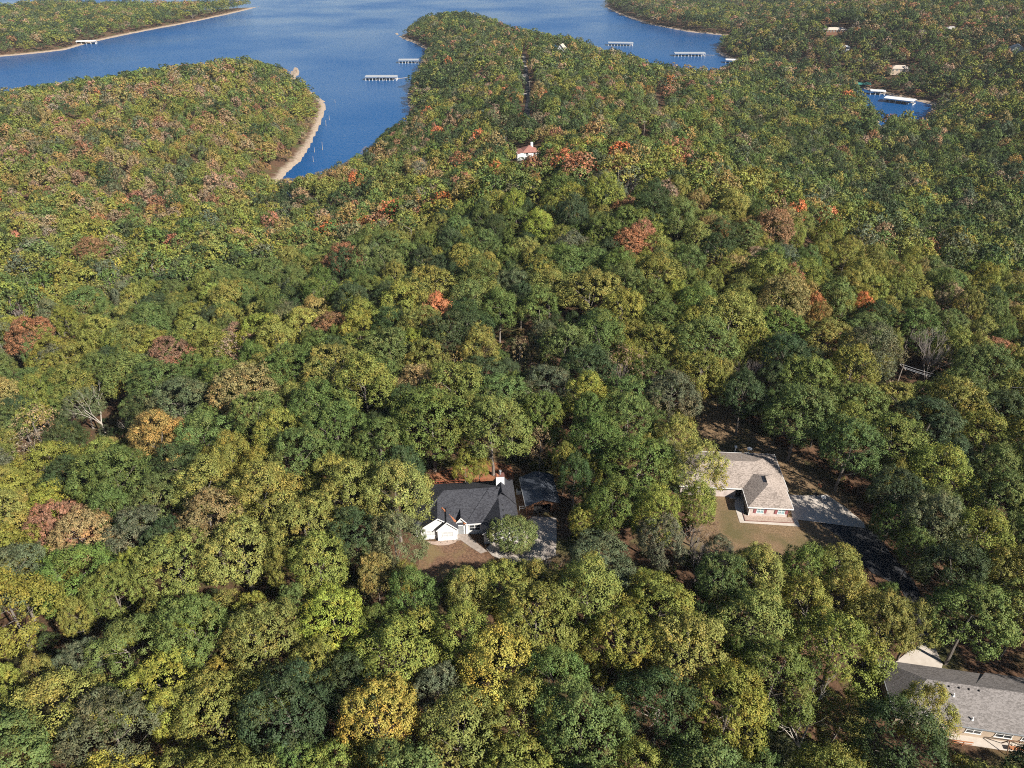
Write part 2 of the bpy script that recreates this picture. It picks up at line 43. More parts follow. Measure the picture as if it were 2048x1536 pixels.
TREES = [(-19.3,85.1,4.5,15.7,3),(-20.7,95.4,6.1,17.4,0),(-29.1,96.5,5.6,16.9,0),(-16.3,115.8,7.9,19,1),(-3.9,114.3,7.4,18.8,0),(-25.7,110.5,5.4,16.7,1),(6.4,121.8,4.4,15.6,1),(5.6,113.4,3.0,14.2,8),(16.6,111.6,5.4,16.7,1),(11.9,102.5,3.2,14.4,2),(12.9,93.4,2.7,11.0,0),(18.1,93.9,4.6,15.8,1),(23.4,102.5,6.3,17.7,1),(24.9,91.1,4.4,15.6,0),(-1.5,78.5,4.5,11.0,0),(-6.9,74.3,3.4,14.6,0),(3.9,78.8,3.6,11.0,0),(9.5,80.1,2.5,9.9,0),(-22.0,79.3,2.7,13.9,5),(-31.1,80.5,4.9,16.1,4),(-9.3,108.7,2.6,10.2,0),(-6.6,110.2,2.2,9.3,0),(34.5,102.4,5.1,16.3,0),(34.2,125.2,6.0,17.3,3),(32.6,112.9,4.5,15.7,0),(33.1,94.2,3.4,14.6,0),(25.3,85.6,3.9,15.1,3),(39.2,78.6,4.2,15.4,0),(47.4,79.9,3.9,15.1,1),(33.4,77.5,4.0,15.2,1),(52.0,74.6,4.1,15.3,0),(55.6,70.3,4.5,15.8,0),(50.4,128.1,5.0,16.2,2),(59.4,119.4,6.6,17.9,1),(65.8,109.2,5.8,17.1,1),(69.6,97.5,4.2,15.4,2),(72.8,89.5,4.7,16.0,3),(78.9,86.0,4.9,16.1,0),(71.1,79.6,4.7,15.9,2),(69.0,70.6,5.7,17.0,1),(81.2,79.3,4.0,15.2,0),(55.8,56.2,3.4,14.5,0),(46.4,64.7,6.0,17.3,0),(-68.2,170.3,6.3,17.6,4),(-58.1,171.8,5.2,16.5,4),(-61.4,135.8,7.6,19.0,5),(-77.4,137.4,7.3,18.6,3),(-142.8,183.9,5.9,17.2,6),(-55.1,218.3,6.6,17.9,6),(-20.0,170.2,4.8,16.1,7),(78.8,166.6,3.1,14.3,7),(81.6,212.8,6.3,17.6,6),(-162.8,260.1,6.6,18.0,6),(-129.4,149.1,6.1,17.4,5),(-17.3,53.1,5.0,16.3,9),(44.1,219.7,7.4,18.7,2),(8.3,220.7,5.5,16.8,4),(20.7,170.9,7.7,19,0),(53.7,155.4,7.6,19,0),(45.3,144.8,7.0,18.4,1),(92.5,168.9,2.9,14.1,7),(70.4,178.0,7.1,18.5,0),(-41.4,141.0,7.0,18.4,0),(-48.1,117.8,5.2,16.4,0),(8.1,152.2,3.7,14.9,3),(1.9,149.1,2.7,13.8,8),(0.8,44.8,6.0,14.5,0),(49.8,50.8,5.6,16.7,2),(-45.6,182.2,5.3,17.4,2),(-36.4,66.8,5.4,15.1,0),(-101.2,120.6,6.0,15.6,0),(102.6,122.1,5.6,16.5,2),(10.6,177.7,6.5,16.0,0),(-32.0,162.7,5.5,15.9,2),(85.1,117.2,6.8,16.4,2),(65.9,131.9,6.2,16.5,1),(133.4,127.8,6.1,17.3,0),(-58.6,104.4,6.4,14.6,0),(-61.3,56.2,5.6,14.9,0),(109.7,140.1,6.6,16.6,1),(-15.7,64.0,6.3,14.8,0),(-76.9,46.5,5.5,15.3,0),(-48.1,44.2,5.9,14.2,9),(116.2,94.4,5.5,14.9,2),(-41.3,109.0,5.4,17.5,1),(-2.3,60.9,5.4,15.2,9),(114.4,128.7,6.5,15.7,0),(-23.0,182.6,7.0,19.7,0),(96.1,91.8,6.4,18.3,1),(-128.9,115.5,7.0,18.2,0),(-49.3,133.0,5.4,13.8,0),(133.6,109.9,5.6,15.0,1),(-45.3,84.6,6.3,15.6,0),(102.2,71.6,6.9,17.4,3),(72.7,122.9,5.8,16.4,1),(-9.6,184.2,6.5,18.7,1),(66.0,155.2,6.8,15.6,1),(76.1,135.2,5.5,17.7,0),(-32.0,130.0,7.0,19.1,0),(-90.9,87.7,6.1,15.9,0),(-72.3,82.1,6.5,14.7,1),(16.3,126.5,5.2,15.0,0),(-24.1,38.7,6.6,16.0,0),(28.4,55.1,5.3,16.6,0),(41.2,36.5,6.8,17.0,1),(-39.3,54.9,5.5,14.0,0),(-12.9,34.0,5.7,14.0,0),(113.8,113.0,6.3,16.4,3),(-99.3,157.7,7.0,17.7,1),(-88.8,103.3,5.2,14.7,4),(87.5,155.4,5.9,15.6,1),(102.3,104.4,6.8,18.2,1),(-88.7,74.7,5.4,17.4,0),(21.0,149.9,6.3,17.7,1),(101.2,158.1,6.1,16.0,1),(19.4,55.2,5.5,14.9,2),(-65.6,121.1,6.0,16.4,1),(-92.5,112.8,5.5,16.1,2),(64.5,34.9,6.7,17.2,0),(127.1,97.1,5.6,17.9,0),(-2.5,129.0,5.7,14.6,1),(-56.3,83.2,6.1,15.2,0),(24.5,42.7,6.5,16.8,1),(-102.1,83.6,5.8,15.4,0),(-115.7,139.2,6.1,15.3,8),(-93.4,63.8,5.4,14.7,1),(-62.7,47.0,6.1,17.5,1),(23.5,117.8,5.6,16.6,1),(104.6,81.1,5.6,15.0,1),(91.4,65.9,5.7,18.3,0),(-78.1,106.8,6.9,19.6,1),(-29.5,147.6,6.4,18.1,1),(-48.6,156.4,5.6,14.9,1),(34.0,146.6,5.6,15.5,0),(-109.9,129.5,6.2,14.6,8),(-81.8,166.6,5.8,16.6,0),(-116.6,91.2,6.2,17.3,3),(80.2,102.4,5.5,15.9,0),(1.0,182.4,5.6,15.0,3),(-114.1,118.3,5.3,17.2,3),(-69.1,34.6,6.3,16.5,0),(-76.0,55.9,5.3,15.0,3),(-75.1,121.0,6.0,17.8,5),(-27.2,70.4,5.3,13.7,4),(-3.4,170.0,5.5,16.0,1),(-61.6,162.3,5.7,18.2,0),(76.2,150.8,6.3,16.1,0),(-77.1,92.1,5.3,15.3,5),(-52.1,143.5,6.7,18.7,1),(-127.3,126.6,6.3,18.1,0),(70.0,165.7,6.6,18.7,5),(-35.7,182.8,5.3,16.4,2),(13.0,38.9,6.3,17.7,0),(-41.3,125.6,6.1,17.9,1),(-44.7,96.3,6.3,17.4,0),(112.1,86.2,5.3,14.9,0),(39.9,179.7,7.0,17.3,0),(-49.1,60.3,5.2,13.5,4),(-70.6,146.7,5.5,17.6,1),(122.0,120.6,6.8,17.6,1),(-89.8,150.9,6.7,18.0,1),(128.1,135.6,5.7,14.1,2),(22.7,72.2,5.6,14.1,0),(54.4,34.2,5.7,18.0,0),(28.3,162.2,5.5,17.5,0),(-35.8,88.9,5.8,16.0,0),(-21.6,134.5,5.2,14.1,5),(-68.5,111.8,6.2,15.0,2),(17.3,189.1,6.1,16.7,1),(-35.8,116.6,6.2,17.1,1),(146.4,115.8,6.1,16.3,4),(-97.6,98.3,6.7,17.7,0),(-123.2,102.6,5.7,18.0,2),(-12.7,43.6,5.8,16.9,1),(-107.9,94.8,5.8,17.7,1),(48.1,164.6,5.3,16.6,1),(-67.2,92.3,5.4,13.7,3),(-40.4,34.2,6.1,16.9,4),(-40.8,172.1,5.3,16.1,0),(-142.3,125.7,5.2,16.2,5),(42.5,134.6,5.6,16.6,0),(-14.4,152.2,6.7,19.1,2),(8.7,51.4,5.5,17.0,1),(96.1,115.5,5.9,14.3,0),(75.7,112.0,6.9,15.4,1),(-29.2,54.2,5.7,17.1,2),(-33.3,43.2,5.2,17.3,0),(3.7,67.9,5.6,17.5,0),(-11.6,163.6,6.2,15.4,2),(11.5,73.8,5.5,16.4,0),(62.9,140.8,5.3,17.4,2),(-114.4,109.7,5.2,14.4,0),(-22.4,161.0,5.7,17.2,0),(-36.9,153.9,6.0,14.9,1),(-51.3,35.6,5.9,16.1,0),(-100.3,72.1,6.1,15.0,0),(117.1,149.2,5.6,14.0,6),(-83.5,116.5,5.9,14.3,1),(78.6,72.2,5.7,15.7,0),(89.4,77.3,5.2,17.7,0),(-90.8,163.7,5.9,18.6,6),(57.9,43.0,5.4,15.9,0),(-73.7,162.2,5.3,17.1,8),(37.5,158.4,5.6,15.2,1),(100.0,131.3,6.3,14.9,1),(83.3,141.9,6.4,18.2,3),(36.7,60.3,5.6,15.4,1),(36.5,169.1,5.3,16.0,1),(12.7,144.5,5.5,17.8,1),(123.0,110.4,5.6,16.2,3),(7.0,168.7,5.5,15.0,1),(8.0,132.5,5.5,14.4,3),(-90.3,122.4,5.3,13.9,0),(0.2,34.9,5.7,16.0,0),(-78.9,153.3,5.3,13.8,1),(-56.6,181.3,5.3,14.4,5),(30.0,184.6,5.7,17.6,1),(17.9,137.4,5.6,16.2,2),(86.8,94.9,5.5,17.6,1),(-7.1,137.1,6.0,14.2,2),(-85.8,58.2,5.3,15.4,1),(-49.1,168.9,5.6,15.2,6),(-101.3,109.6,5.6,14.2,0),(25.0,63.4,5.5,16.7,0),(36.2,69.3,5.8,15.4,0),(-6.5,51.0,6.2,14.8,0),(-11.8,173.1,5.7,16.6,1),(14.6,83.9,5.6,10.3,3),(-136.0,131.7,5.2,14.4,4),(93.7,123.8,5.2,17.7,0),(-56.0,65.9,5.3,14.0,1),(121.8,86.9,5.7,15.4,1),(30.1,175.4,5.7,17.0,1),(-128.1,137.1,5.4,14.8,2),(-77.5,72.5,6.6,18.4,0),(-53.4,92.1,5.5,17.3,5),(-54.7,124.6,5.5,18.0,1),(25.1,126.7,5.6,14.9,1),(-68.6,102.7,5.4,15.0,1),(-13.2,128.8,6.6,17.6,0),(-30.6,175.5,5.7,18.2,0),(32.4,136.2,5.2,14.0,1),(-83.6,81.8,5.6,16.4,3),(-22.6,125.8,5.6,14.1,2),(105.3,94.3,5.7,17.1,1),(84.2,127.9,5.2,13.6,0),(-81.3,127.6,5.3,15.7,5),(-51.4,52.3,5.3,16.3,3),(67.8,46.0,5.7,14.8,2),(85.7,169.5,5.4,17.1,1),(112.4,74.2,5.7,15.1,3),(-61.0,148.3,5.5,15.4,0),(8.5,188.0,5.2,16.2,0),(-111.0,84.8,4.3,13.2,0),(-34.6,104.1,5.0,13.3,0),(138.1,104.2,4.1,13.0,0),(61.2,171.9,4.2,14.5,0),(-113.5,101.8,4.5,13.7,2),(38.0,45.4,4.6,14.7,0),(-29.5,138.8,4.1,14.8,1),(22.8,34.1,4.3,16.6,0),(-47.1,67.8,5.0,16.3,1),(-27.8,62.4,4.0,13.1,0),(-85.6,66.1,4.1,14.1,0),(43.5,170.8,4.3,14.9,4),(112.2,101.9,4.2,14.2,1),(21.4,180.4,4.5,15.2,2),(16.3,119.2,4.0,16.5,1),(134.9,118.9,5.0,15.8,1),(-7.8,146.4,4.5,16.8,0),(120.3,141.6,4.8,14.9,1),(15.7,47.0,4.2,12.8,0),(-26.4,87.0,5.1,15.2,2),(-84.5,96.9,4.7,14.9,6),(-64.4,178.3,4.6,15.9,3),(104.3,114.1,4.5,16.1,0),(-68.5,128.9,4.4,14.1,1),(-7.2,66.3,4.2,15.1,0),(30.2,36.5,4.6,13.8,0),(-15.4,74.5,4.0,14.3,1),(95.8,82.3,4.2,16.8,2),(-49.6,108.4,4.0,13.9,0),(-136.5,120.7,4.4,13.1,4),(-82.8,145.1,4.8,13.4,3),(-121.4,145.4,4.3,13.8,0),(69.9,143.8,3.9,12.7,2),(58.2,133.1,3.9,13.7,2),(-40.0,163.5,4.6,16.4,0),(-75.1,99.1,4.1,16.4,1),(93.4,162.4,4.7,16.1,2),(-101.5,128.6,4.6,17.2,2),(-20.4,144.0,4.5,16.7,0),(92.8,105.6,4.4,14.9,1),(86.9,87.5,4.1,14.3,1),(2.6,175.3,4.1,13.8,2),(-28.0,118.5,4.2,12.9,2),(47.8,42.7,4.5,14.4,0),(-84.4,50.2,4.2,16.7,1),(-43.5,149.6,4.2,16.4,2),(-21.6,47.1,4.1,12.9,4),(140.8,123.4,4.0,16.4,0),(58.7,164.2,4.4,16.4,0),(-31.7,36.0,4.1,14.9,1),(27.1,142.8,4.7,13.9,0),(-69.0,51.9,4.1,12.6,0),(-24.0,153.4,4.1,14.8,4),(-40.3,46.0,4.0,13.4,0),(59.1,147.8,4.5,15.1,0),(76.3,95.2,4.0,12.9,1),(-58.9,37.4,4.3,13.7,1),(29.3,153.4,5.0,14.1,0),(-66.6,156.4,4.2,16.5,1),(68.4,116.5,4.4,16.1,0),(120.2,103.1,4.2,13.0,1),(85.8,108.3,4.7,13.1,2),(-64.4,77.9,4.0,14.7,0),(1.5,55.0,4.0,14.6,0),(-83.7,159.2,4.1,14.5,1),(110.3,120.7,4.6,15.5,0),(53.6,81.5,4.0,12.8,0),(-130.5,106.2,3.9,16.2,1),(-106.9,77.0,4.8,16.3,1),(-106.9,114.8,4.3,13.2,0),(-60.5,89.6,4.0,14.9,2),(-87.3,136.5,4.4,16.2,2),(-120.4,131.4,4.1,12.6,0),(43.8,153.7,4.3,15.7,0),(-20.6,103.8,4.0,14.9,2),(-95.2,78.5,4.4,16.3,0),(-106.6,103.1,4.3,16.3,0),(45.6,73.5,4.1,14.5,0),(108.1,150.8,4.2,15.5,0),(-77.2,172.5,4.2,13.1,5),(84.5,63.3,4.0,15.6,0),(-56.9,112.4,4.2,16.0,0),(-22.5,58.4,4.5,13.8,2),(16.0,66.1,4.7,15.5,0),(-117.5,126.0,4.0,13.2,0),(50.9,172.8,3.9,13.1,1),(77.8,160.3,4.1,14.2,5),(0.1,189.9,4.0,14.4,1),(21.5,158.3,4.6,13.1,2),(-5.4,177.3,4.0,14.8,0),(-16.8,189.1,4.5,16.6,2),(5.8,59.6,4.3,14.4,1),(79.1,172.0,3.9,14.5,5),(-121.5,110.6,3.9,13.7,3),(-40.7,73.2,2.6,12.1,0),(38.3,140.3,3.1,13.1,0),(-121.6,116.1,2.9,11.0,1),(-8.9,121.2,2.9,11.4,2),(-67.8,62.7,2.6,12.4,0),(48.4,137.2,3.0,13.0,0),(91.1,131.1,3.0,12.3,1),(60.5,76.9,3.0,10.5,1),(34.3,51.2,2.6,9.4,3),(98.6,64.9,3.1,9.4,0),(-108.4,138.5,2.7,10.0,0),(69.9,137.8,3.0,12.8,2),(-8.4,79.5,2.9,9.0,1),(132.8,101.0,3.2,9.3,1),(-42.0,62.9,2.7,9.6,9),(-74.5,128.3,2.9,12.9,5),(-82.4,89.1,3.0,11.2,4),(11.0,162.2,2.6,11.0,2),(-27.7,169.1,2.5,12.7,1),(41.5,83.3,2.7,9.2,1),(102.1,139.3,2.5,10.3,0),(139.9,114.6,2.5,11.3,2),(91.3,55.5,2.4,5.5,1),(-0.9,143.5,3.2,10.0,2),(-58.7,118.7,3.5,10.8,1),(-29.1,155.7,2.7,11.5,1),(-52.9,162.8,2.9,13.4,1),(119.7,133.9,3.4,12.5,0),(16.0,164.1,2.5,10.6,2),(60.4,126.6,3.2,13.1,1),(-96.5,147.8,3.0,11.0,1),(32.4,44.0,2.7,12.9,0),(26.4,78.7,2.7,6.8,1),(96.7,76.1,2.6,11.3,0),(127.8,104.8,2.4,13.1,2),(-93.3,129.9,3.2,10.8,5),(44.8,56.2,3.7,10.8,0),(10.2,108.3,2.5,13.5,0),(-52.2,175.9,3.1,9.0,2),(86.3,135.5,2.8,10.3,8),(29.2,68.1,2.9,9.9,0),(-20.6,70.1,3.1,11.6,1),(-63.4,64.8,3.3,12.4,3),(-72.5,61.5,2.5,12.4,4),(-56.7,42.5,2.8,12.0,0),(73.5,104.1,2.5,11.7,0),(-6.6,34.6,2.7,11.9,9),(-73.3,155.8,2.7,13.1,0),(-94.9,104.9,2.6,10.1,0),(29.4,72.3,2.6,10.5,1),(-47.9,124.9,2.7,10.6,1),(-33.7,74.3,2.5,12.5,1),(-78.7,85.8,2.6,10.6,0),(95.4,98.3,2.4,12.5,3),(41.4,163.6,3.1,11.7,0),(85.3,70.6,2.9,9.3,1),(9.5,44.6,2.5,10.5,0),(43.3,49.5,2.6,10.6,0),(15.1,105.9,2.4,12.4,0),(80.5,123.1,2.6,9.9,0),(53.6,145.2,2.4,12.9,0),(-34.1,59.4,3.0,10.2,1),(-47.1,174.9,2.4,11.2,1),(115.5,80.6,2.9,12.8,0),(-15.6,178.9,2.8,13.2,8),(129.3,116.4,3.1,13.0,4),(-51.1,101.0,3.1,10.8,4),(-69.3,135.6,2.8,10.6,0),(-34.2,168.7,2.8,9.2,1),(-68.3,41.7,3.1,11.3,0),(94.4,153.2,2.8,12.7,0),(-98.3,89.5,2.9,9.8,0),(-26.1,102.6,3.3,10.1,1),(-55.0,149.7,2.4,11.3,0),(-69.2,57.4,2.5,10.2,0),(-45.7,55.5,2.6,13.2,4),(0.8,138.1,2.9,9.9,1),(26.9,111.9,2.9,11.7,0),(14.0,151.7,3.0,11.8,2),(-103.5,90.1,2.7,10.1,0),(67.2,91.9,3.3,11.9,1),(-55.2,72.5,3.0,12.0,0),(45.7,175.3,2.4,11.6,1),(55.6,170.5,3.0,9.2,1),(65.7,123.5,2.6,12.9,1),(4.9,137.9,2.4,10.9,1),(-27.4,48.2,2.8,13.4,1),(-10.2,58.3,3.4,12.9,3),(-37.8,81.8,2.7,13.1,0),(-36.4,98.2,2.8,11.6,0),(-15.0,136.2,3.4,9.5,0),(-61.5,127.3,3.1,12.3,8),(35.5,86.8,2.7,9.4,3),(124.1,128.2,3.7,11.4,0),(22.1,80.6,3.6,7.5,4),(53.8,166.1,2.5,10.4,0),(80.6,51.0,2.5,5.5,1),(46.4,158.7,2.8,9.2,1),(-63.9,84.6,2.5,12.6,4),(-93.2,70.8,2.5,13.0,0),(-88.4,131.0,3.1,9.7,0),(38.7,150.9,2.7,11.4,1),(73.3,129.3,2.8,12.6,0),(76.0,45.9,2.4,5.5,0),(9.8,116.4,3.0,9.0,1),(47.5,179.4,2.7,10.8,3),(3.1,126.1,2.4,10.2,2),(-6.7,159.3,2.5,10.2,2),(-61.5,155.4,2.5,10.5,2),(-39.8,100.9,2.7,9.2,1),(-121.5,121.5,3.2,10.3,5),(47.8,34.3,2.5,10.9,1),(-64.8,143.6,2.4,10.3,2),(10.8,64.3,2.6,9.0,0),(71.4,51.1,2.4,5.5,0),(85.6,44.1,2.4,5.5,1),(24.3,188.2,2.5,11.7,0),(-50.4,74.4,2.8,10.2,4),(30.2,117.9,2.6,12.2,1),(-45.1,74.5,3.1,10.4,0),(105.7,87.9,2.7,11.8,3),(0.1,121.1,2.6,11.6,0),(-34.2,49.4,2.4,10.2,0),(58.8,49.2,2.9,9.0,0),(26.6,96.2,2.5,11.0,4),(90.5,83.6,2.6,13.5,1),(52.0,135.1,2.5,12.4,2),(-3.2,149.2,2.5,9.6,1),(-23.0,65.4,3.0,9.4,1),(78.8,41.0,2.4,5.5,1),(-31.8,110.7,2.7,12.5,1),(82.8,160.5,2.6,9.8,6),(-38.6,133.6,2.4,9.9,1),(84.5,149.9,2.5,11.7,1),(73.8,42.6,2.4,5.5,1),(-42.0,158.0,2.6,12.7,2),(85.8,49.0,2.4,5.5,0),(-55.2,130.6,2.4,10.5,2),(13.1,55.4,2.5,13.0,0),(78.6,35.5,2.5,5.5,1),(62.5,178.4,2.5,11.1,2),(29.7,168.5,2.8,12.5,0),(31.9,64.2,2.4,12.6,1),(-0.4,72.7,2.4,10.0,0),(-6.3,151.6,2.5,11.4,5),(106.9,131.5,2.8,9.1,1),(90.0,147.9,2.9,9.1,0),(129.6,121.0,2.4,12.2,2),(-69.3,74.5,2.4,11.9,0),(108.4,107.9,2.6,11.3,1),(-7.1,40.5,2.9,9.1,0),(-60.5,70.6,2.4,9.3,0),(87.1,163.4,2.9,10.0,1),(-107.9,108.6,3.2,11.6,5),(16.1,99.4,2.9,9.3,0),(-46.2,163.0,3.1,13.4,1),(80.5,91.3,2.6,9.5,1),(-29.9,185.5,2.7,11.5,1),(-62.0,113.8,2.6,12.4,0),(6.1,39.2,2.9,9.3,0),(-118.2,98.2,3.1,10.0,0),(61.7,71.2,3.5,13.0,0),(-109.6,122.3,2.7,9.4,5),(-17.3,79.1,2.4,11.1,0),(9.7,126.6,2.5,10.8,1),(-84.9,109.6,2.9,9.5,3),(31.1,47.9,2.7,11.8,1),(68.3,85.9,2.7,12.6,1),(103.7,63.7,3.2,11.7,2),(85.2,52.8,2.5,5.5,1),(-73.7,40.4,2.9,9.2,1),(141.9,110.7,3.1,11.5,2),(-55.1,58.1,2.7,11.4,1),(-42.6,133.1,2.6,9.1,1),(29.8,106.7,3.3,12.9,1),(56.4,128.5,2.5,11.7,1),(94.2,72.2,2.8,9.9,0),(-44.1,103.4,2.7,11.8,1),(77.3,128.6,2.7,12.8,0),(81.2,44.2,2.4,5.5,1),(76.2,141.2,2.4,12.9,2),(-96.0,125.5,2.5,11.9,1),(-38.1,177.4,2.6,13.2,1),(-91.5,57.7,2.4,12.7,3),(100.3,86.1,2.7,9.1,0)]
POLYS = {'front_lawn': [(-16.4,93.2),(-16.0,94.9),(-13.4,94.2),(-11.1,94.7),(-10.0,96.3),(-5.4,93.2),(-3.5,89.5),(-4.3,87.2),(-7.4,85.5),(-10.8,84.7),(-15.3,85.5),(-17.2,88.9)],'bed': [(-16.5,95.3),(-14.4,95.2),(-10.4,96.7),(-10.0,95.9),(-10.6,94.9),(-11.9,94.3),(-13.6,94.2),(-14.9,94.5)],'walkway': [(-10.1,98.7),(-8.6,98.0),(-7.5,95.9),(-4.5,92.7),(-5.7,92.2),(-7.8,93.9),(-9.2,95.2),(-10.2,96.1)],'driveway_w': [(1.8,99.4),(4.1,102.0),(8.6,101.5),(8.4,96.3),(8.0,91.7),(4.6,90.0),(-0.4,89.7),(-3.6,91.7),(-4.8,93.4),(-2.3,97.0)],'backyard': [(-17.4,106.7),(-17.9,113.6),(-14.2,116.3),(-6.9,118.4),(-0.4,117.5),(0.6,113.6),(-2.4,108.9)],'lawn_t': [(32.4,94.4),(32.5,101.0),(26.5,99.6),(22.3,95.6),(24.5,92.6),(29.7,93.4),(32.6,91.9),(37.4,93.2),(39.8,91.7),(48.7,90.9),(56.8,93.2),(61.7,93.8),(60.5,98.0),(59.3,100.0),(66.6,103.8),(67.6,108.9),(63.9,112.8),(62.3,120.2),(57.6,126.1),(51.5,133.1),(50.0,141.4),(45.6,140.3),(41.3,131.2),(38.8,125.9),(37.3,114.4),(36.7,102.4)],'walk_t': [(44.1,104.9),(44.7,106.7),(46.5,107.0),(45.3,102.4),(54.4,101.4),(55.3,101.4),(55.1,99.1),(43.9,100.2)],'walk_t2': [(44.0,109.2),(47.3,108.9),(46.6,106.7),(43.7,107.0)],'drive_t': [(56.0,108.2),(59.3,107.9),(63.6,108.2),(65.9,104.5),(67.8,100.2),(67.5,98.7),(63.0,99.5),(59.4,100.2),(55.5,101.0),(54.3,100.9)],'road': [(59.3,100.0),(62.9,99.4),(67.5,98.6),(69.2,96.6),(69.6,90.8),(71.1,84.6),(70.7,78.8),(69.0,74.1),(66.5,74.1),(68.1,77.9),(68.0,84.6),(64.1,87.6),(62.4,91.3),(61.5,96.5)],'drive_g': [(66.5,74.0),(68.9,74.0),(68.5,70.4),(67.4,69.0),(59.5,69.0),(61.1,70.8),(64.0,72.7)],'patio_g': [(62.7,58.4),(65.4,59.9),(76.3,58.0),(74.9,55.8),(69.6,56.5),(65.0,57.3)]}
def in_poly(px, py, poly):
    c = np.zeros(px.shape, bool); n = len(poly)
    for i in range(n):
        x0, y0 = poly[i]; x1, y1 = poly[(i+1) % n]
        if y0 == y1: continue
        m = (y0 > py) != (y1 > py)
        c ^= m & (px < (x1-x0)*(py-y0)/(y1-y0)+x0)
    return c
def seg_dist(px, py, poly, closed=True):
    d = np.full(px.shape, 1e9); n = len(poly)
    for i in range(n if closed else n-1):
        x0, y0 = poly[i]; x1, y1 = poly[(i+1) % n]
        ex, ey = x1-x0, y1-y0; L = ex*ex+ey*ey+1e-9
        t = np.clip(((px-x0)*ex+(py-y0)*ey)/L, 0, 1)
        d = np.minimum(d, (px-x0-t*ex)**2+(py-y0-t*ey)**2)
    return np.sqrt(d)
def vnoise(x, y, seed=0):
    xi = np.floor(x).astype(np.int64); yi = np.floor(y).astype(np.int64); fx = x-xi; fy = y-yi
    fx = fx*fx*(3-2*fx); fy = fy*fy*(3-2*fy)
    def h(a, b):
        n = (a*374761393+b*668265263+seed*974711) & 0x7fffffff
        n = ((n ^ (n >> 13))*1274126177) & 0x7fffffff
        return ((n ^ (n >> 16)) & 0xffff)/65535.0
    return (h(xi, yi)*(1-fx)+h(xi+1, yi)*fx)*(1-fy)+(h(xi, yi+1)*(1-fx)+h(xi+1, yi+1)*fx)*fy
def fbm(x, y, s, seed=0):
    return (vnoise(x/s, y/s, seed)+.5*vnoise(2*x/s, 2*y/s, seed+7)+.25*vnoise(4*x/s, 4*y/s, seed+13))/1.75
class Terrain:
    def __init__(self):
        pts = np.array(CTL+[(x, y, 1.0) for x, y in SHORE_W[2:-6]]+[(x, y, 1.0) for x, y in SHORE_A[:-2]], float)
        s = 100.0; self.P = pts[:, :2]/s; n = len(pts)
        r = np.linalg.norm(self.P[:, None]-self.P[None], axis=2)
        K = np.where(r > 0, r*r*np.log(r+1e-12), 0)+np.eye(n)*0.05
        Q = np.c_[np.ones(n), self.P]
        M = np.zeros((n+3, n+3)); M[:n, :n] = K; M[:n, n:] = Q; M[n:, :n] = Q.T
        self.w = np.linalg.solve(M, np.r_[pts[:, 2], 0, 0, 0]); self.n = n; self.s = s
    def info(self, x, y):
        """height and signed distance to the shore (positive on land)"""
        x = np.asarray(x, float).ravel(); y = np.asarray(y, float).ravel()
        z = np.empty(x.size); D = np.empty(x.size)
        for a in range(0, x.size, 20000):
            X = x[a:a+20000]; Y = y[a:a+20000]
            p = np.c_[X, Y]/self.s
            r2 = ((p[:, None, :]-self.P[None])**2).sum(2)
            h = (0.5*r2*np.log(r2+1e-12))@self.w[:self.n]+self.w[self.n]+p@self.w[self.n+1:]
            far = np.clip((np.hypot(X, Y)-2300)/1500, 0, 1)
            h = np.clip(h, -5, 75)*(1-far)+far*(30+40*fbm(X, Y, 900, 5))
            wet = (in_poly(X, Y, SHORE_W) & ~in_poly(X, Y, SHORE_A)) | in_poly(X, Y, SHORE_B)
            d = np.minimum(np.minimum(seg_dist(X, Y, SHORE_W), seg_dist(X, Y, SHORE_A)), seg_dist(X, Y, SHORE_B))
            d = d+(fbm(X, Y, 30, 9)-.5)*5
            sd = np.where(wet, -d, d)
            land = np.maximum(h+(fbm(X, Y, 45, 3)-.5)*2.0, 0)
            cap = 0.3+0.14*np.clip(sd, 0, 14)+0.33*np.clip(sd-14, 0, None)
            flo = 0.3+0.13*np.clip(sd, 0, 30)
            z_l = np.maximum(np.minimum(land, cap), flo)
            for cx, cy, rx, ry, pz in PADS:
                q = np.sqrt(((X-cx)/rx)**2+((Y-cy)/ry)**2)
                t = np.clip((q-1)/.4, 0, 1); t = t*t*(3-2*t)
                z_l = pz*(1-t)+z_l*t
            z[a:a+20000] = np.where(sd > 0, z_l, np.maximum(sd*.15, -4)); D[a:a+20000] = sd
        return z, D
TER = Terrain()
HAZE = 0.00004
def ground_z(x, y): return float(TER.info([x], [y])[0][0])

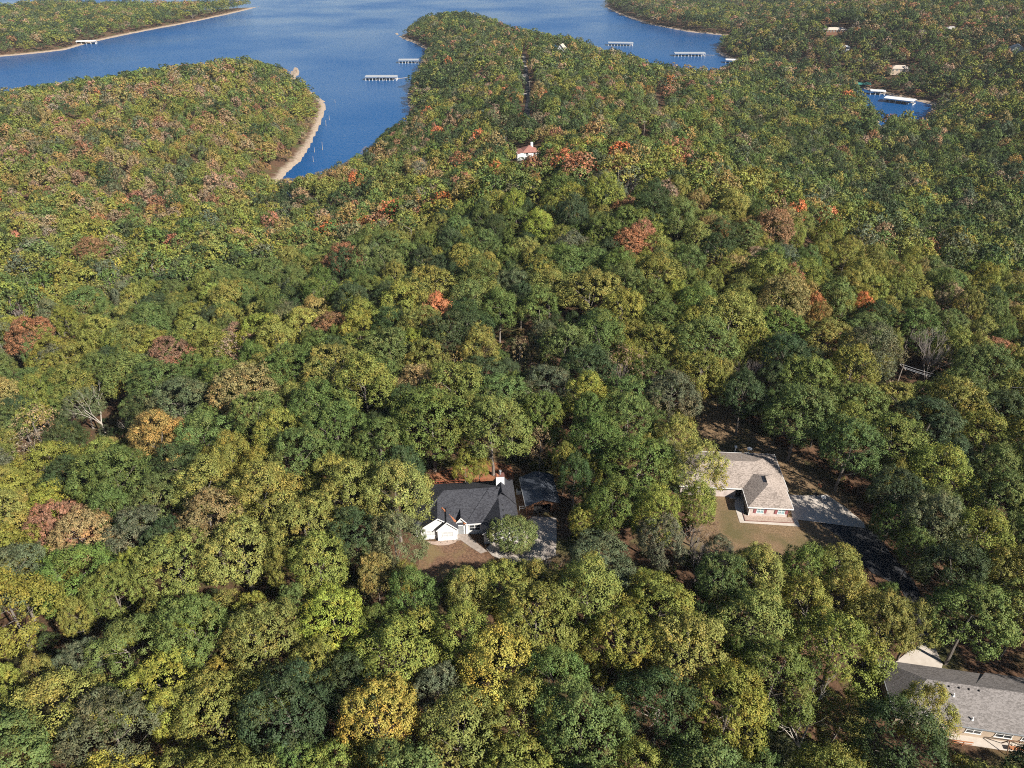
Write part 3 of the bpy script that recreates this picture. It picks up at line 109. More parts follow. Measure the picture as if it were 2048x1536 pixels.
# ------------------------------------------------------------------ helpers
def link(o, parent=None):
    sc.collection.objects.link(o)
    if parent is not None: o.parent = parent
    return o
def tag(o, label, cat, group=None):
    o['label'] = label; o['category'] = cat
    if group: o['group'] = group
    return o
def empty(name, loc, rz=0):
    o = bpy.data.objects.new(name, None); link(o); o.location = loc; o.rotation_euler = (0, 0, rz); o.empty_display_size = .5
    return o
class MB:
    def __init__(s): s.v = []; s.f = []
    def box(s, x0, x1, y0, y1, z0, z1):
        b = len(s.v); s.v += [(x, y, z) for z in (z0, z1) for x, y in ((x0, y0), (x1, y0), (x1, y1), (x0, y1))]
        s.f += [tuple(b+i for i in q) for q in ((3,2,1,0),(4,5,6,7),(0,1,5,4),(1,2,6,5),(2,3,7,6),(3,0,4,7))]; return s
    def slab(s, pts, t):
        """a flat polygon (seen from above, anticlockwise) given thickness t downwards"""
        b = len(s.v); n = len(pts); s.v += [tuple(p) for p in pts]+[(p[0], p[1], p[2]-t) for p in pts]
        s.f.append(tuple(range(b, b+n))); s.f.append(tuple(range(b+2*n-1, b+n-1, -1)))
        for i in range(n): j = (i+1) % n; s.f.append((b+j, b+i, b+n+i, b+n+j))
        return s
    def prism_y(s, prof, y0, y1):
        """profile of (x,z) points, anticlockwise seen from -y, extruded along y"""
        b = len(s.v); n = len(prof); s.v += [(x, y0, z) for x, z in prof]+[(x, y1, z) for x, z in prof]
        s.f.append(tuple(range(b, b+n))); s.f.append(tuple(range(b+2*n-1, b+n-1, -1)))
        for i in range(n): j = (i+1) % n; s.f.append((b+j, b+i, b+n+i, b+n+j))
        return s
    def tube(s, p0, p1, r0, r1, n=6, cap=True):
        p0 = Vector(p0); p1 = Vector(p1); d = (p1-p0).normalized(); a = d.orthogonal().normalized(); c = d.cross(a)
        b = len(s.v)
        for p, r in ((p0, r0), (p1, r1)):
            for k in range(n):
                t = 2*math.pi*k/n; q = p+(a*math.cos(t)+c*math.sin(t))*r; s.v.append(tuple(q))
        for k in range(n): j = (k+1) % n; s.f.append((b+k, b+j, b+n+j, b+n+k))
        if cap: s.f.append(tuple(range(b+n, b+2*n))); s.f.append(tuple(range(b+n-1, b-1, -1)))
        return s
    def build(s, name, m, parent=None, bevel=0):
        me = bpy.data.meshes.new(name); me.from_pydata(s.v, [], s.f); me.update()
        if m: me.materials.append(m)
        o = bpy.data.objects.new(name, me); link(o, parent)
        if bevel:
            md = o.modifiers.new('bevel', 'BEVEL'); md.width = bevel; md.segments = 1
        return o
def share(name, src, parent, loc=None, rot=None):
    o = bpy.data.objects.new(name, src.data); link(o, parent)
    if loc is not None: o.location = loc
    if rot is not None: o.rotation_euler = rot
    return o
def fast_mesh(name, V, nv, mats, attrs=None, mat_index=None):
    """mesh from an array of polygons with nv corners each (V: n*nv x 3), no shared vertices"""
    n = len(V)//nv; me = bpy.data.meshes.new(name)
    me.vertices.add(len(V)); me.vertices.foreach_set('co', V.astype(np.float32).ravel())
    me.loops.add(len(V)); me.loops.foreach_set('vertex_index', np.arange(len(V), dtype=np.int32))
    me.polygons.add(n); me.polygons.foreach_set('loop_start', np.arange(0, len(V), nv, dtype=np.int32))
    me.polygons.foreach_set('loop_total', np.full(n, nv, np.int32))
    for k, a in (attrs or {}).items():
        at = me.attributes.new(k, 'FLOAT', 'POINT'); at.data.foreach_set('value', a.astype(np.float32))
    for m in mats: me.materials.append(m)
    me.update(calc_edges=True); me.validate()
    return me

# ------------------------------------------------------------------ materials
def nt(name):
    m = bpy.data.materials.new(name); m.use_nodes = True; n = m.node_tree.nodes; n.clear()
    o = n.new('ShaderNodeOutputMaterial'); p = n.new('ShaderNodeBsdfPrincipled'); m.node_tree.links.new(p.outputs[0], o.inputs[0])
    return m, n, m.node_tree.links, p, o
def noisy(name, c0, c1, scale, rough=.8, detail=5, bump=0, spec=.3, c2=None, scale2=None, amt2=.5, bscale=None, metal=0, stretch=None):
    """two colours mixed by noise, a third over larger patches, optional fine relief"""
    m, n, l, p, o = nt(name)
    tc = n.new('ShaderNodeTexCoord'); src = tc.outputs['Object']
    if stretch:
        mp = n.new('ShaderNodeMapping'); mp.inputs['Scale'].default_value = stretch; l.new(src, mp.inputs[0]); src = mp.outputs[0]
    a = n.new('ShaderNodeTexNoise'); a.inputs['Scale'].default_value = scale; a.inputs['Detail'].default_value = detail; a.inputs['Roughness'].default_value = .65
    l.new(src, a.inputs['Vector'])
    r = n.new('ShaderNodeValToRGB'); r.color_ramp.elements[0].position = .32; r.color_ramp.elements[1].position = .68
    r.color_ramp.elements[0].color = (*c0, 1); r.color_ramp.elements[1].color = (*c1, 1); l.new(a.outputs[0], r.inputs[0])
    col = r.outputs[0]
    if c2:
        b = n.new('ShaderNodeTexNoise'); b.inputs['Scale'].default_value = scale2; b.inputs['Detail'].default_value = 4
        l.new(tc.outputs['Object'], b.inputs['Vector'])
        rr = n.new('ShaderNodeValToRGB'); rr.color_ramp.elements[0].position = .48; rr.color_ramp.elements[1].position = .62
        rr.color_ramp.elements[1].color = (amt2, amt2, amt2, 1); l.new(b.outputs[0], rr.inputs[0])
        mx = n.new('ShaderNodeMix'); mx.data_type = 'RGBA'; l.new(rr.outputs[0], mx.inputs[0]); l.new(col, mx.inputs[6]); mx.inputs[7].default_value = (*c2, 1)
        col = mx.outputs[2]
    l.new(col, p.inputs['Base Color']); p.inputs['Roughness'].default_value = rough; p.inputs['Specular IOR Level'].default_value = spec; p.inputs['Metallic'].default_value = metal
    if bump:
        bn = n.new('ShaderNodeTexNoise'); bn.inputs['Scale'].default_value = bscale or scale; bn.inputs['Detail'].default_value = 6; l.new(src, bn.inputs['Vector'])
        bp = n.new('ShaderNodeBump'); bp.inputs['Strength'].default_value = 1; bp.inputs['Distance'].default_value = bump; l.new(bn.outputs[0], bp.inputs['Height']); l.new(bp.outputs[0], p.inputs['Normal'])
    return m
def shingle(name, ca, cb, dark=.5):
    """asphalt shingle: tabs of slightly different shade in courses"""
    m, n, l, p, o = nt(name)
    tc = n.new('ShaderNodeTexCoord'); mp = n.new('ShaderNodeMapping'); mp.inputs['Scale'].default_value = (2.2, 3.6, 5.0); l.new(tc.outputs['Object'], mp.inputs[0])
    v = n.new('ShaderNodeTexVoronoi'); v.inputs['Scale'].default_value = 1.6; l.new(mp.outputs[0], v.inputs['Vector'])
    sx = n.new('ShaderNodeSeparateColor'); l.new(v.outputs['Color'], sx.inputs[0])
    a = n.new('ShaderNodeTexNoise'); a.inputs['Scale'].default_value = 7; a.inputs['Detail'].default_value = 6; l.new(tc.outputs['Object'], a.inputs['Vector'])
    ad = n.new('ShaderNodeMath'); ad.operation = 'ADD'; l.new(sx.outputs[0], ad.inputs[0]); l.new(a.outputs[0], ad.inputs[1])
    b = n.new('ShaderNodeTexNoise'); b.inputs['Scale'].default_value = .25; b.inputs['Detail'].default_value = 3; l.new(tc.outputs['Object'], b.inputs['Vector'])
    ad2 = n.new('ShaderNodeMath'); ad2.operation = 'MULTIPLY_ADD'; l.new(b.outputs[0], ad2.inputs[0]); ad2.inputs[1].default_value = .9; l.new(ad.outputs[0], ad2.inputs[2])
    r = n.new('ShaderNodeValToRGB'); r.color_ramp.elements[0].position = .7; r.color_ramp.elements[1].position = 1.75
    ml = n.new('ShaderNodeMath'); ml.operation = 'MULTIPLY'; ml.inputs[1].default_value = .5; l.new(ad2.outputs[0], ml.inputs[0])
    r.color_ramp.elements[0].position = .32; r.color_ramp.elements[1].position = .88
    r.color_ramp.elements[0].color = (*ca, 1); r.color_ramp.elements[1].color = (*cb, 1); l.new(ml.outputs[0], r.inputs[0])
    l.new(r.outputs[0], p.inputs['Base Color']); p.inputs['Roughness'].default_value = .85; p.inputs['Specular IOR Level'].default_value = .125
    bp = n.new('ShaderNodeBump'); bp.inputs['Distance'].default_value = .03; l.new(sx.outputs[0], bp.inputs['Height']); l.new(bp.outputs[0], p.inputs['Normal'])
    return m
def siding(name, c, period, depth=.012, dirt=.06, brick=False, c2=None):
    m, n, l, p, o = nt(name)
    tc = n.new('ShaderNodeTexCoord')
    a = n.new('ShaderNodeTexNoise'); a.inputs['Scale'].default_value = 1.3; a.inputs['Detail'].default_value = 5; l.new(tc.outputs['Object'], a.inputs['Vector'])
    r = n.new('ShaderNodeValToRGB'); r.color_ramp.elements[0].color = (*[x*(1-dirt*2) for x in c], 1); r.color_ramp.elements[1].color = (*(c2 or c), 1); r.color_ramp.elements[0].position = .3; r.color_ramp.elements[1].position = .6
    l.new(a.outputs[0], r.inputs[0]); l.new(r.outputs[0], p.inputs['Base Color'])
    w = n.new('ShaderNodeTexWave'); w.wave_type = 'BANDS'; w.bands_direction = 'Z'; w.wave_profile = 'SAW'; w.inputs['Scale'].default_value = 1/period*.16*2; l.new(tc.outputs['Object'], w.inputs['Vector'])
    bp = n.new('ShaderNodeBump'); bp.inputs['Distance'].default_value = depth; l.new(w.outputs[0], bp.inputs['Height']); l.new(bp.outputs[0], p.inputs['Normal'])
    p.inputs['Roughness'].default_value = .6; p.inputs['Specular IOR Level'].default_value = .3
    return m
def plain(name, c, rough=.5, metal=0, spec=.4): 
    return noisy(name, tuple(x*.88 for x in c), c, 3.0, rough, 4, spec=spec, metal=metal)
M = {}
M['dark_shingle'] = shingle('dark_shingle', (.018, .018, .023), (.055, .057, .067))
M['tan_shingle'] = shingle('tan_shingle', (.130, .107, .093), (.338, .287, .255))
M['grey_shingle'] = shingle('grey_shingle', (.090, .082, .078), (.212, .195, .189))
M['white_siding'] = siding('white_siding', (.703, .712, .712), .18)
M['white_trim'] = plain('white_trim', (.78, .78, .77), .5)
M['brick_tan'] = siding('brick_tan', (.50, .42, .39), .08, .006, .10, c2=(.58, .50, .47))
M['beige_siding'] = siding('beige_siding', (.48, .38, .29), .18)
M['glass'] = plain('window_glass', (.03, .035, .04), .08, spec=.6)
M['blind'] = plain('window_blind', (.5, .51, .52), .5)
M['curtain_blue'] = plain('window_curtain', (.25, .38, .42), .3)
M['red_paint'] = plain('red_paint', (.26, .05, .06), .6)
M['brown_wood'] = noisy('brown_wood', (.10, .05, .03), (.2, .10, .055), 3, .75, stretch=(1, 1, 6))
M['deck_red'] = noisy('deck_red', (.23, .06, .035), (.34, .10, .06), 4, .65)
M['deck_orange'] = noisy('deck_orange', (.30, .12, .055), (.42, .18, .09), 4, .65)
M['shed_metal'] = noisy('shed_metal', (.064, .075, .098), (.098, .112, .139), 1.2, .45, metal=.3, stretch=(6, .3, 1))
M['grey_metal'] = plain('grey_metal', (.35, .37, .39), .4, .4)
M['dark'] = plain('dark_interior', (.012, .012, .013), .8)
M['black_metal'] = plain('black_metal', (.02, .02, .022), .5)
M['concrete'] = noisy('concrete', (.335, .295, .260), (.452, .413, .368), 1.1, .9, 6, .004, c2=(.246, .206, .178), scale2=.35, amt2=.6)
M['pale_concrete'] = noisy('pale_concrete', (.386, .340, .294), (.478, .432, .386), 1.3, .9, 6, .003)
M['path'] = noisy('path', (.194, .158, .136), (.317, .273, .242), 1.8, .9, 6, .005)
M['bed'] = noisy('bed_gravel', (.24, .175, .14), (.42, .33, .28), 5, .95, 6, .02)
M['asphalt'] = noisy('asphalt', (.016, .018, .022), (.034, .035, .040), 4, .85, 6, .004, c2=(.048, .046, .044), scale2=.3, amt2=.5)
M['lawn_dry'] = noisy('dry_lawn', (.095, .062, .032), (.245, .165, .095), 4.0, .95, 9, .07, c2=(.085, .078, .03), scale2=.14, amt2=.75, bscale=9)
M['lawn_leafy'] = noisy('leafy_lawn', (.055, .030, .020), (.215, .125, .075), 2.6, .95, 10, .08, c2=(.16, .12, .055), scale2=.22, amt2=.8, bscale=7)
M['litter'] = noisy('leaf_litter', (.055, .03, .019), (.155, .082, .046), 2.2, .95, 8, .1, c2=(.20, .075, .04), scale2=.18, amt2=.6, bscale=6)
M['litter_red'] = noisy('red_leaf_litter', (.117, .045, .023), (.270, .113, .054), 2.6, .95, 8, .1, c2=(.306, .135, .068), scale2=.4, amt2=.6, bscale=6)
M['pine_straw'] = noisy('pine_straw', (.288, .104, .048), (.440, .192, .096), 9, .95, 6, .03)
M['bark'] = noisy('bark', (.10, .085, .07), (.24, .21, .185), 2.5, .9, 6, .05, stretch=(1, 1, .25))
M['bark_pale'] = noisy('pale_bark', (.24, .21, .18), (.42, .385, .34), 2.5, .85, 5, .03, stretch=(1, 1, .25))
M['bark_grey'] = noisy('grey_bark', (.19, .16, .145), (.34, .295, .265), 2.5, .9, 5, .03, stretch=(1, 1, .25))
M['white_roof'] = plain('white_roof', (.62, .63, .63), .45)
M['silver_roof'] = plain('silver_roof', (.40, .42, .44), .4, .2)
M['green_roof'] = plain('green_roof', (.05, .24, .20), .5)
M['far_red'] = shingle('far_red', (.17, .075, .06), (.30, .15, .125))
M['far_blue'] = plain('far_blue', (.13, .18, .24), .4, .2)
M['far_grey'] = shingle('far_grey', (.18, .17, .165), (.34, .32, .31))
M['far_tan'] = shingle('far_tan', (.28, .23, .19), (.46, .40, .34))
M['pole_wood'] = noisy('pole_wood', (.20, .16, .13), (.34, .29, .25), 2, .9, stretch=(1, 1, .2))
M['wire'] = plain('wire', (.45, .45, .46), .35, .6)

def leaf_material():
    m, n, l, p, o = nt('foliage')
    ti = n.new('ShaderNodeAttribute'); ti.attribute_type = 'INSTANCER'; ti.attribute_name = 'tint'
    lv = n.new('ShaderNodeAttribute'); lv.attribute_type = 'GEOMETRY'; lv.attribute_name = 'leafvar'
    tp = n.new('ShaderNodeAttribute'); tp.attribute_type = 'GEOMETRY'; tp.attribute_name = 'leafhue'
    # brightness differs from leaf spray to leaf spray
    ml = n.new('ShaderNodeMath'); ml.operation = 'MULTIPLY_ADD'; ml.inputs[1].default_value = .75; ml.inputs[2].default_value = .62; l.new(lv.outputs['Fac'], ml.inputs[0])
    sc1 = n.new('ShaderNodeVectorMath'); sc1.operation = 'SCALE'; l.new(ti.outputs['Color'], sc1.inputs[0]); l.new(ml.outputs[0], sc1.inputs['Scale'])
    # some sprays turn warmer
    mw = n.new('ShaderNodeVectorMath'); mw.operation = 'MULTIPLY'; mw.inputs[1].default_value = (1.38, .96, .85); l.new(sc1.outputs[0], mw.inputs[0])
    mx = n.new('ShaderNodeMix'); mx.data_type = 'VECTOR'; l.new(tp.outputs['Fac'], mx.inputs[0]); l.new(sc1.outputs[0], mx.inputs[4]); l.new(mw.outputs[0], mx.inputs[5])
    l.new(mx.outputs[1], p.inputs['Base Color']); p.inputs['Roughness'].default_value = .55; p.inputs['Specular IOR Level'].default_value = .128
    tr = n.new('ShaderNodeBsdfTranslucent'); tm = n.new('ShaderNodeVectorMath'); tm.operation = 'MULTIPLY'; tm.inputs[1].default_value = (1.0, 1.05, .5); l.new(mx.outputs[1], tm.inputs[0]); l.new(tm.outputs[0], tr.inputs[0])
    ms = n.new('ShaderNodeMixShader'); ms.inputs[0].default_value = .14; l.new(p.outputs[0], ms.inputs[1]); l.new(tr.outputs[0], ms.inputs[2]); l.new(ms.outputs[0], o.inputs[0])
    return m
M['leaf'] = leaf_material()
def terrain_material():
    m, n, l, p, o = nt('forest_floor')
    g = n.new('ShaderNodeNewGeometry'); sx = n.new('ShaderNodeSeparateXYZ'); l.new(g.outputs['Position'], sx.inputs[0])
    a = n.new('ShaderNodeTexNoise'); a.inputs['Scale'].default_value = .9; a.inputs['Detail'].default_value = 9; a.inputs['Roughness'].default_value = .7; l.new(g.outputs['Position'], a.inputs['Vector'])
    r = n.new('ShaderNodeValToRGB'); e = r.color_ramp.elements; e[0].position = .3; e[0].color = (.05, .030, .020, 1); e[1].position = .7; e[1].color = (.15, .085, .05, 1); l.new(a.outputs[0], r.inputs[0])
    b = n.new('ShaderNodeTexNoise'); b.inputs['Scale'].default_value = .12; b.inputs['Detail'].default_value = 6; l.new(g.outputs['Position'], b.inputs['Vector'])
    r2 = n.new('ShaderNodeValToRGB'); r2.color_ramp.elements[0].position = .5; r2.color_ramp.elements[1].position = .66; l.new(b.outputs[0], r2.inputs[0])
    mx = n.new('ShaderNodeMix'); mx.data_type = 'RGBA'; l.new(r2.outputs[0], mx.inputs[0]); l.new(r.outputs[0], mx.inputs[6]); mx.inputs[7].default_value = (.075, .075, .03, 1)
    # bare gravel shore below about two metres above the water
    c = n.new('ShaderNodeTexNoise'); c.inputs['Scale'].default_value = .35; c.inputs['Detail'].default_value = 6; l.new(g.outputs['Position'], c.inputs['Vector'])
    md = n.new('ShaderNodeMath'); md.operation = 'MULTIPLY_ADD'; l.new(c.outputs[0], md.inputs[0]); md.inputs[1].default_value = 1.1; l.new(sx.outputs[2], md.inputs[2])
    r3 = n.new('ShaderNodeValToRGB'); r3.color_ramp.elements[0].position = .30; r3.color_ramp.elements[0].color = (1, 1, 1, 1); r3.color_ramp.elements[1].position = .44; r3.color_ramp.elements[1].color = (0, 0, 0, 1)
    dv = n.new('ShaderNodeMath'); dv.operation = 'DIVIDE'; dv.inputs[1].default_value = 4.0; l.new(md.outputs[0], dv.inputs[0]); l.new(dv.outputs[0], r3.inputs[0])
    r4 = n.new('ShaderNodeValToRGB'); r4.color_ramp.elements[0].position = .3; r4.color_ramp.elements[0].color = (.23, .17, .125, 1); r4.color_ramp.elements[1].position = .7; r4.color_ramp.elements[1].color = (.42, .345, .27, 1); l.new(a.outputs[0], r4.inputs[0])
    m2 = n.new('ShaderNodeMix'); m2.data_type = 'RGBA'; l.new(r3.outputs[0], m2.inputs[0]); l.new(mx.outputs[2], m2.inputs[6]); l.new(r4.outputs[0], m2.inputs[7])
    l.new(m2.outputs[2], p.inputs['Base Color']); p.inputs['Roughness'].default_value = .95; p.inputs['Specular IOR Level'].default_value = .15
    bp = n.new('ShaderNodeBump'); bp.inputs['Distance'].default_value = .25; l.new(a.outputs[0], bp.inputs['Height']); l.new(bp.outputs[0], p.inputs['Normal'])
    return m
M['ground'] = terrain_material()
def water_material():
    m, n, l, p, o = nt('lake_water')
    g = n.new('ShaderNodeNewGeometry')
    w1 = n.new('ShaderNodeTexNoise'); w1.inputs['Scale'].default_value = .45; w1.inputs['Detail'].default_value = 5; w1.inputs['Roughness'].default_value = .6; l.new(g.outputs['Position'], w1.inputs['Vector'])
    b = n.new('ShaderNodeTexNoise'); b.inputs['Scale'].default_value = .006; b.inputs['Detail'].default_value = 5; l.new(g.outputs['Position'], b.inputs['Vector'])
    # ruffled and smooth streaks of the surface
    rr = n.new('ShaderNodeMapRange'); rr.inputs[1].default_value = .35; rr.inputs[2].default_value = .65; rr.inputs[3].default_value = .10; rr.inputs[4].default_value = .30; l.new(b.outputs[0], rr.inputs[0]); l.new(rr.outputs[0], p.inputs['Roughness'])
    p.inputs['Base Color'].default_value = (.003, .060, .190, 1); p.inputs['IOR'].default_value = 1.333; p.inputs['Specular IOR Level'].default_value = .12
    bp = n.new('ShaderNodeBump'); bp.inputs['Strength'].default_value = .9; bp.inputs['Distance'].default_value = .35; l.new(w1.outputs[0], bp.inputs['Height']); l.new(bp.outputs[0], p.inputs['Normal'])
    return m
M['water'] = water_material()

# ------------------------------------------------------------------ terrain and water
def build_terrain():
    rad = [4.0]; 
    while rad[-1] < 3200: rad.append(rad[-1]+max(1.1, rad[-1]*.0085))
    while rad[-1] < 16000: rad.append(rad[-1]*1.12)
    ang = np.r_[np.linspace(-58, 58, 440), np.linspace(58, 302, 62)[1:-1]]
    a = np.radians(ang); r = np.array(rad); na, nr_ = len(a), len(r)
    X = (r[:, None]*np.sin(a)[None]).ravel(); Y = (r[:, None]*np.cos(a)[None]).ravel()
    Z, D = TER.info(X, Y)
    V = np.c_[X, Y, Z]; V = np.r_[V, [[0, 0, ground_z(0, 0)]]]
    i = np.arange(nr_-1)[:, None]; j = np.arange(na)[None]; j2 = (j+1) % na
    Q = np.stack([i*na+j, (i+1)*na+j, (i+1)*na+j2, i*na+j2], -1).reshape(-1, 4)[:, ::-1]
    me = bpy.data.meshes.new('ground')
    me.vertices.add(len(V)); me.vertices.foreach_set('co', V.astype(np.float32).ravel())
    c0 = len(V)-1; T3 = np.stack([np.full(na, c0), np.arange(na), (np.arange(na)+1) % na], -1)[:, ::-1]
    idx = np.r_[Q.ravel(), T3.ravel()]
    me.loops.add(len(idx)); me.loops.foreach_set('vertex_index', idx.astype(np.int32))
    me.polygons.add(len(Q)+na)
    ls = np.r_[np.arange(len(Q))*4, len(Q)*4+np.arange(na)*3]; lt = np.r_[np.full(len(Q), 4), np.full(na, 3)]
    me.polygons.foreach_set('loop_start', ls.astype(np.int32)); me.polygons.foreach_set('loop_total', lt.astype(np.int32))
    me.polygons.foreach_set('use_smooth', np.ones(len(ls), bool))
    me.update(calc_edges=True); me.materials.append(M['ground'])
    if me.polygons[0].normal.z < 0: me.flip_normals()
    o = bpy.data.objects.new('terrain', me); link(o); o['kind'] = 'structure'
build_terrain()
w = MB(); w.v = [(-16000, -16000, 0), (16000, -16000, 0), (16000, 16000, 0), (-16000, 16000, 0)]; w.f = [(0, 1, 2, 3)]
wo_ = w.build('lake_water', M['water']); wo_['kind'] = 'structure'

def patch(name, poly, mat, lift, cuts=3, wob=0.0, seed=1, kind='structure'):
    """a ground sheet that follows the terrain"""
    rr = random.Random(seed); pts = []
    n = len(poly)
    for i in range(n):
        (x0, y0), (x1, y1) = poly[i], poly[(i+1) % n]; L = math.hypot(x1-x0, y1-y0); k = max(1, int(L/(1.0 if wob else 2.5)))
        for t in range(k):
            pts.append((x0+(x1-x0)*t/k+(rr.uniform(-wob, wob) if wob else 0), y0+(y1-y0)*t/k+(rr.uniform(-wob, wob) if wob else 0)))
    bm = bmesh.new(); vs = [bm.verts.new((x, y, 0)) for x, y in pts]; bm.faces.new(vs)
    bmesh.ops.triangulate(bm, faces=bm.faces[:])
    for _ in range(cuts):
        es = [e for e in bm.edges if e.calc_length() > 1.8]
        if not es: break
        bmesh.ops.subdivide_edges(bm, edges=es, cuts=1); bmesh.ops.triangulate(bm, faces=bm.faces[:])
    P = np.array([v.co[:2] for v in bm.verts]); Z = TER.info(P[:, 0], P[:, 1])[0]
    for v, z in zip(bm.verts, Z): v.co.z = z+lift
    bmesh.ops.recalc_face_normals(bm, faces=bm.faces[:])
    me = bpy.data.meshes.new(name); bm.to_mesh(me); bm.free(); me.materials.append(mat)
    if sum(p.normal.z for p in me.polygons) < 0: me.flip_normals()
    o = bpy.data.objects.new(name, me); link(o); o['kind'] = kind
    return o
patch('backyard_litter', POLYS['backyard'], M['litter_red'], .05, wob=.5, seed=2)
patch('front_lawn', POLYS['front_lawn'], M['lawn_leafy'], .05, wob=.35, seed=3)
patch('flower_bed', POLYS['bed'], M['bed'], .09, seed=4)
patch('walkway', POLYS['walkway'], M['path'], .10, seed=5)
patch('driveway', POLYS['driveway_w'], M['concrete'], .08, seed=6)
patch('lawn', POLYS['lawn_t'], M['lawn_dry'], .05, wob=.45, seed=7)
patch('walkway', POLYS['walk_t'], M['pale_concrete'], .10, seed=8)
patch('walkway', POLYS['walk_t2'], M['pale_concrete'], .104, seed=9)
patch('driveway', POLYS['drive_t'], M['pale_concrete'], .108, seed=10)
patch('road', POLYS['road'], M['asphalt'], .08, wob=.12, seed=11)
patch('driveway', POLYS['drive_g'], M['pale_concrete'], .112, seed=12)
patch('patio', POLYS['patio_g'], M['pale_concrete'], .10, seed=13)
def ribbon(L, w):
    l = []; r = []
    for i, (x, y) in enumerate(L):
        a = L[max(0, i-1)]; b = L[min(len(L)-1, i+1)]; dx, dy = b[0]-a[0], b[1]-a[1]; d = math.hypot(dx, dy)
        l.append((x-dy/d*w/2, y+dx/d*w/2)); r.append((x+dy/d*w/2, y-dx/d*w/2))
    return l+r[::-1]
FAR_ROAD = [(12.4, 850), (12.5, 740), (13.3, 655), (12.8, 566), (9.8, 503), (7.7, 465)]
patch('far_road', ribbon(FAR_ROAD, 4), M['asphalt'], .25, 5, seed=14)
for q, (x, y) in enumerate([(10.5, 815), (11.5, 770), (12.0, 735), (11.5, 690), (9.5, 590)]): patch('sunlit_road_patch', [(x-3, y-5), (x+2.6, y-4), (x+2.2, y+5), (x-3.4, y+6)], M['concrete'], .4, 3, seed=30+q)  # pale sheets paint in the sunlit stripes between tree shadows across the road
patch('far_driveway', [(104, 455), (113, 452), (115, 438), (113, 412), (106, 412), (107, 436)], M['pale_concrete'], .25, 4, seed=15)
CUTS = [(FAR_ROAD, 6.5), ([(80, 450), (71.3, 400.2), (60, 350)], 7.0), ([(117.3, 615), (105.3, 539.3), (97, 480)], 7.5),
        ([(110, 455), (111, 441), (109.5, 410)], 8.0), ([(104, 900), (93, 867), (80, 724)], 6.0)]

# ------------------------------------------------------------------ trees: source meshes
def unit(a): return a/(np.linalg.norm(a, axis=-1, keepdims=True)+1e-9)
def crown_mesh(name, seed, n_lobes, tufts, leaves, ls, Rr=4.5, H=14.5, base=4.6, tuft_r=.42, sparse=1.0, rnd=.27):
    g = np.random.default_rng(seed)
    cz = base+(H-base)*.45; up = H-cz; dn = cz-base
    ph = g.uniform(0, 6.28, 4)
    lobes = []
    k = np.arange(n_lobes)+.5; zz = 1-1.32*k/n_lobes; th = k*2.39996+g.uniform(0, 6.28)
    for z, t in zip(zz, th):
        z = np.clip(z+g.normal(0, .09), -.6, 1); t += g.normal(0, .22)
        s = math.sqrt(max(0, 1-z*z)); az = 1+.13*math.sin(2*t+ph[0])+.10*math.sin(3*t+ph[1])+g.normal(0, .07)
        rl = g.uniform(1.15, 1.85)*(Rr/4.5)
        d = np.array([s*math.cos(t)*az*(Rr-rl*.75), s*math.sin(t)*az*(Rr-rl*.75), z*((up if z > 0 else dn)-rl*.75)*(1+g.normal(0, .06))])
        lobes.append((np.array([0, 0, cz])+d, rl, unit(d+np.array([0, 0, .6]))))
    LC = np.array([l[0] for l in lobes]); LR = np.array([l[1] for l in lobes])
    TP, TD, TV, TL = [], [], [], []
    for i, (c, rl, od) in enumerate(lobes):
        nT = int(tufts*(rl/1.5)**2)
        d = unit(g.normal(size=(nT*3, 3))); d = d[(d@od) > -.25][:nT]
        p = c+d*rl*g.uniform(.78, 1.12, (len(d), 1))
        q = np.linalg.norm(p[:, None]-LC[None], axis=2)/LR[None]; q[:, i] = 9
        keep = (q.min(1) > .80) & (g.random(len(d)) < sparse)
        TP.append(p[keep]); TD.append(d[keep]); TV.append(np.clip(.5+g.normal(0, .22, keep.sum())+g.normal(0, .10), 0, 1.2)); TL.append(np.full(keep.sum(), max(0, g.normal(.0, .3))))
    TP = np.concatenate(TP); TD = np.concatenate(TD); TV = np.concatenate(TV); TL = np.concatenate(TL); nT = len(TP)
    TH = np.clip(g.normal(.08, .22, nT)+TL, 0, 1)
    off = g.normal(size=(nT, leaves, 3))*tuft_r*np.array([.62, .62, .5])*g.uniform(.7, 1.35, (nT, 1, 1))
    P = (TP[:, None]+off).reshape(-1, 3)
    nrm = unit((TD*.6)[:, None]+np.array([0, 0, .35])+unit(off)*.75+g.normal(size=(nT, leaves, 3))*rnd).reshape(-1, 3)
    n = len(P)
    a = unit(np.cross(nrm, g.normal(size=(n, 3)))); b = np.cross(nrm, a)
    s = ls*g.uniform(.65, 1.3, (n, 1)); asp = g.uniform(.5, .8, (n, 1))
    bend = nrm*s*g.uniform(-.12, .2, (n, 1))
    V = np.stack([P-a*s*.5, P-b*s*.5*asp+bend, P+a*s*.5, P+b*s*.5*asp+bend], 1).reshape(-1, 3)
    var = np.repeat(np.clip(np.repeat(TV, leaves)+g.normal(0, .16, n), 0, 1.3), 4)
    hue = np.repeat(np.clip(np.repeat(TH, leaves)+g.normal(0, .12, n), 0, 1), 4)
    return fast_mesh(name, V, 4, [M['leaf']], {'leafvar': var, 'leafhue': hue})
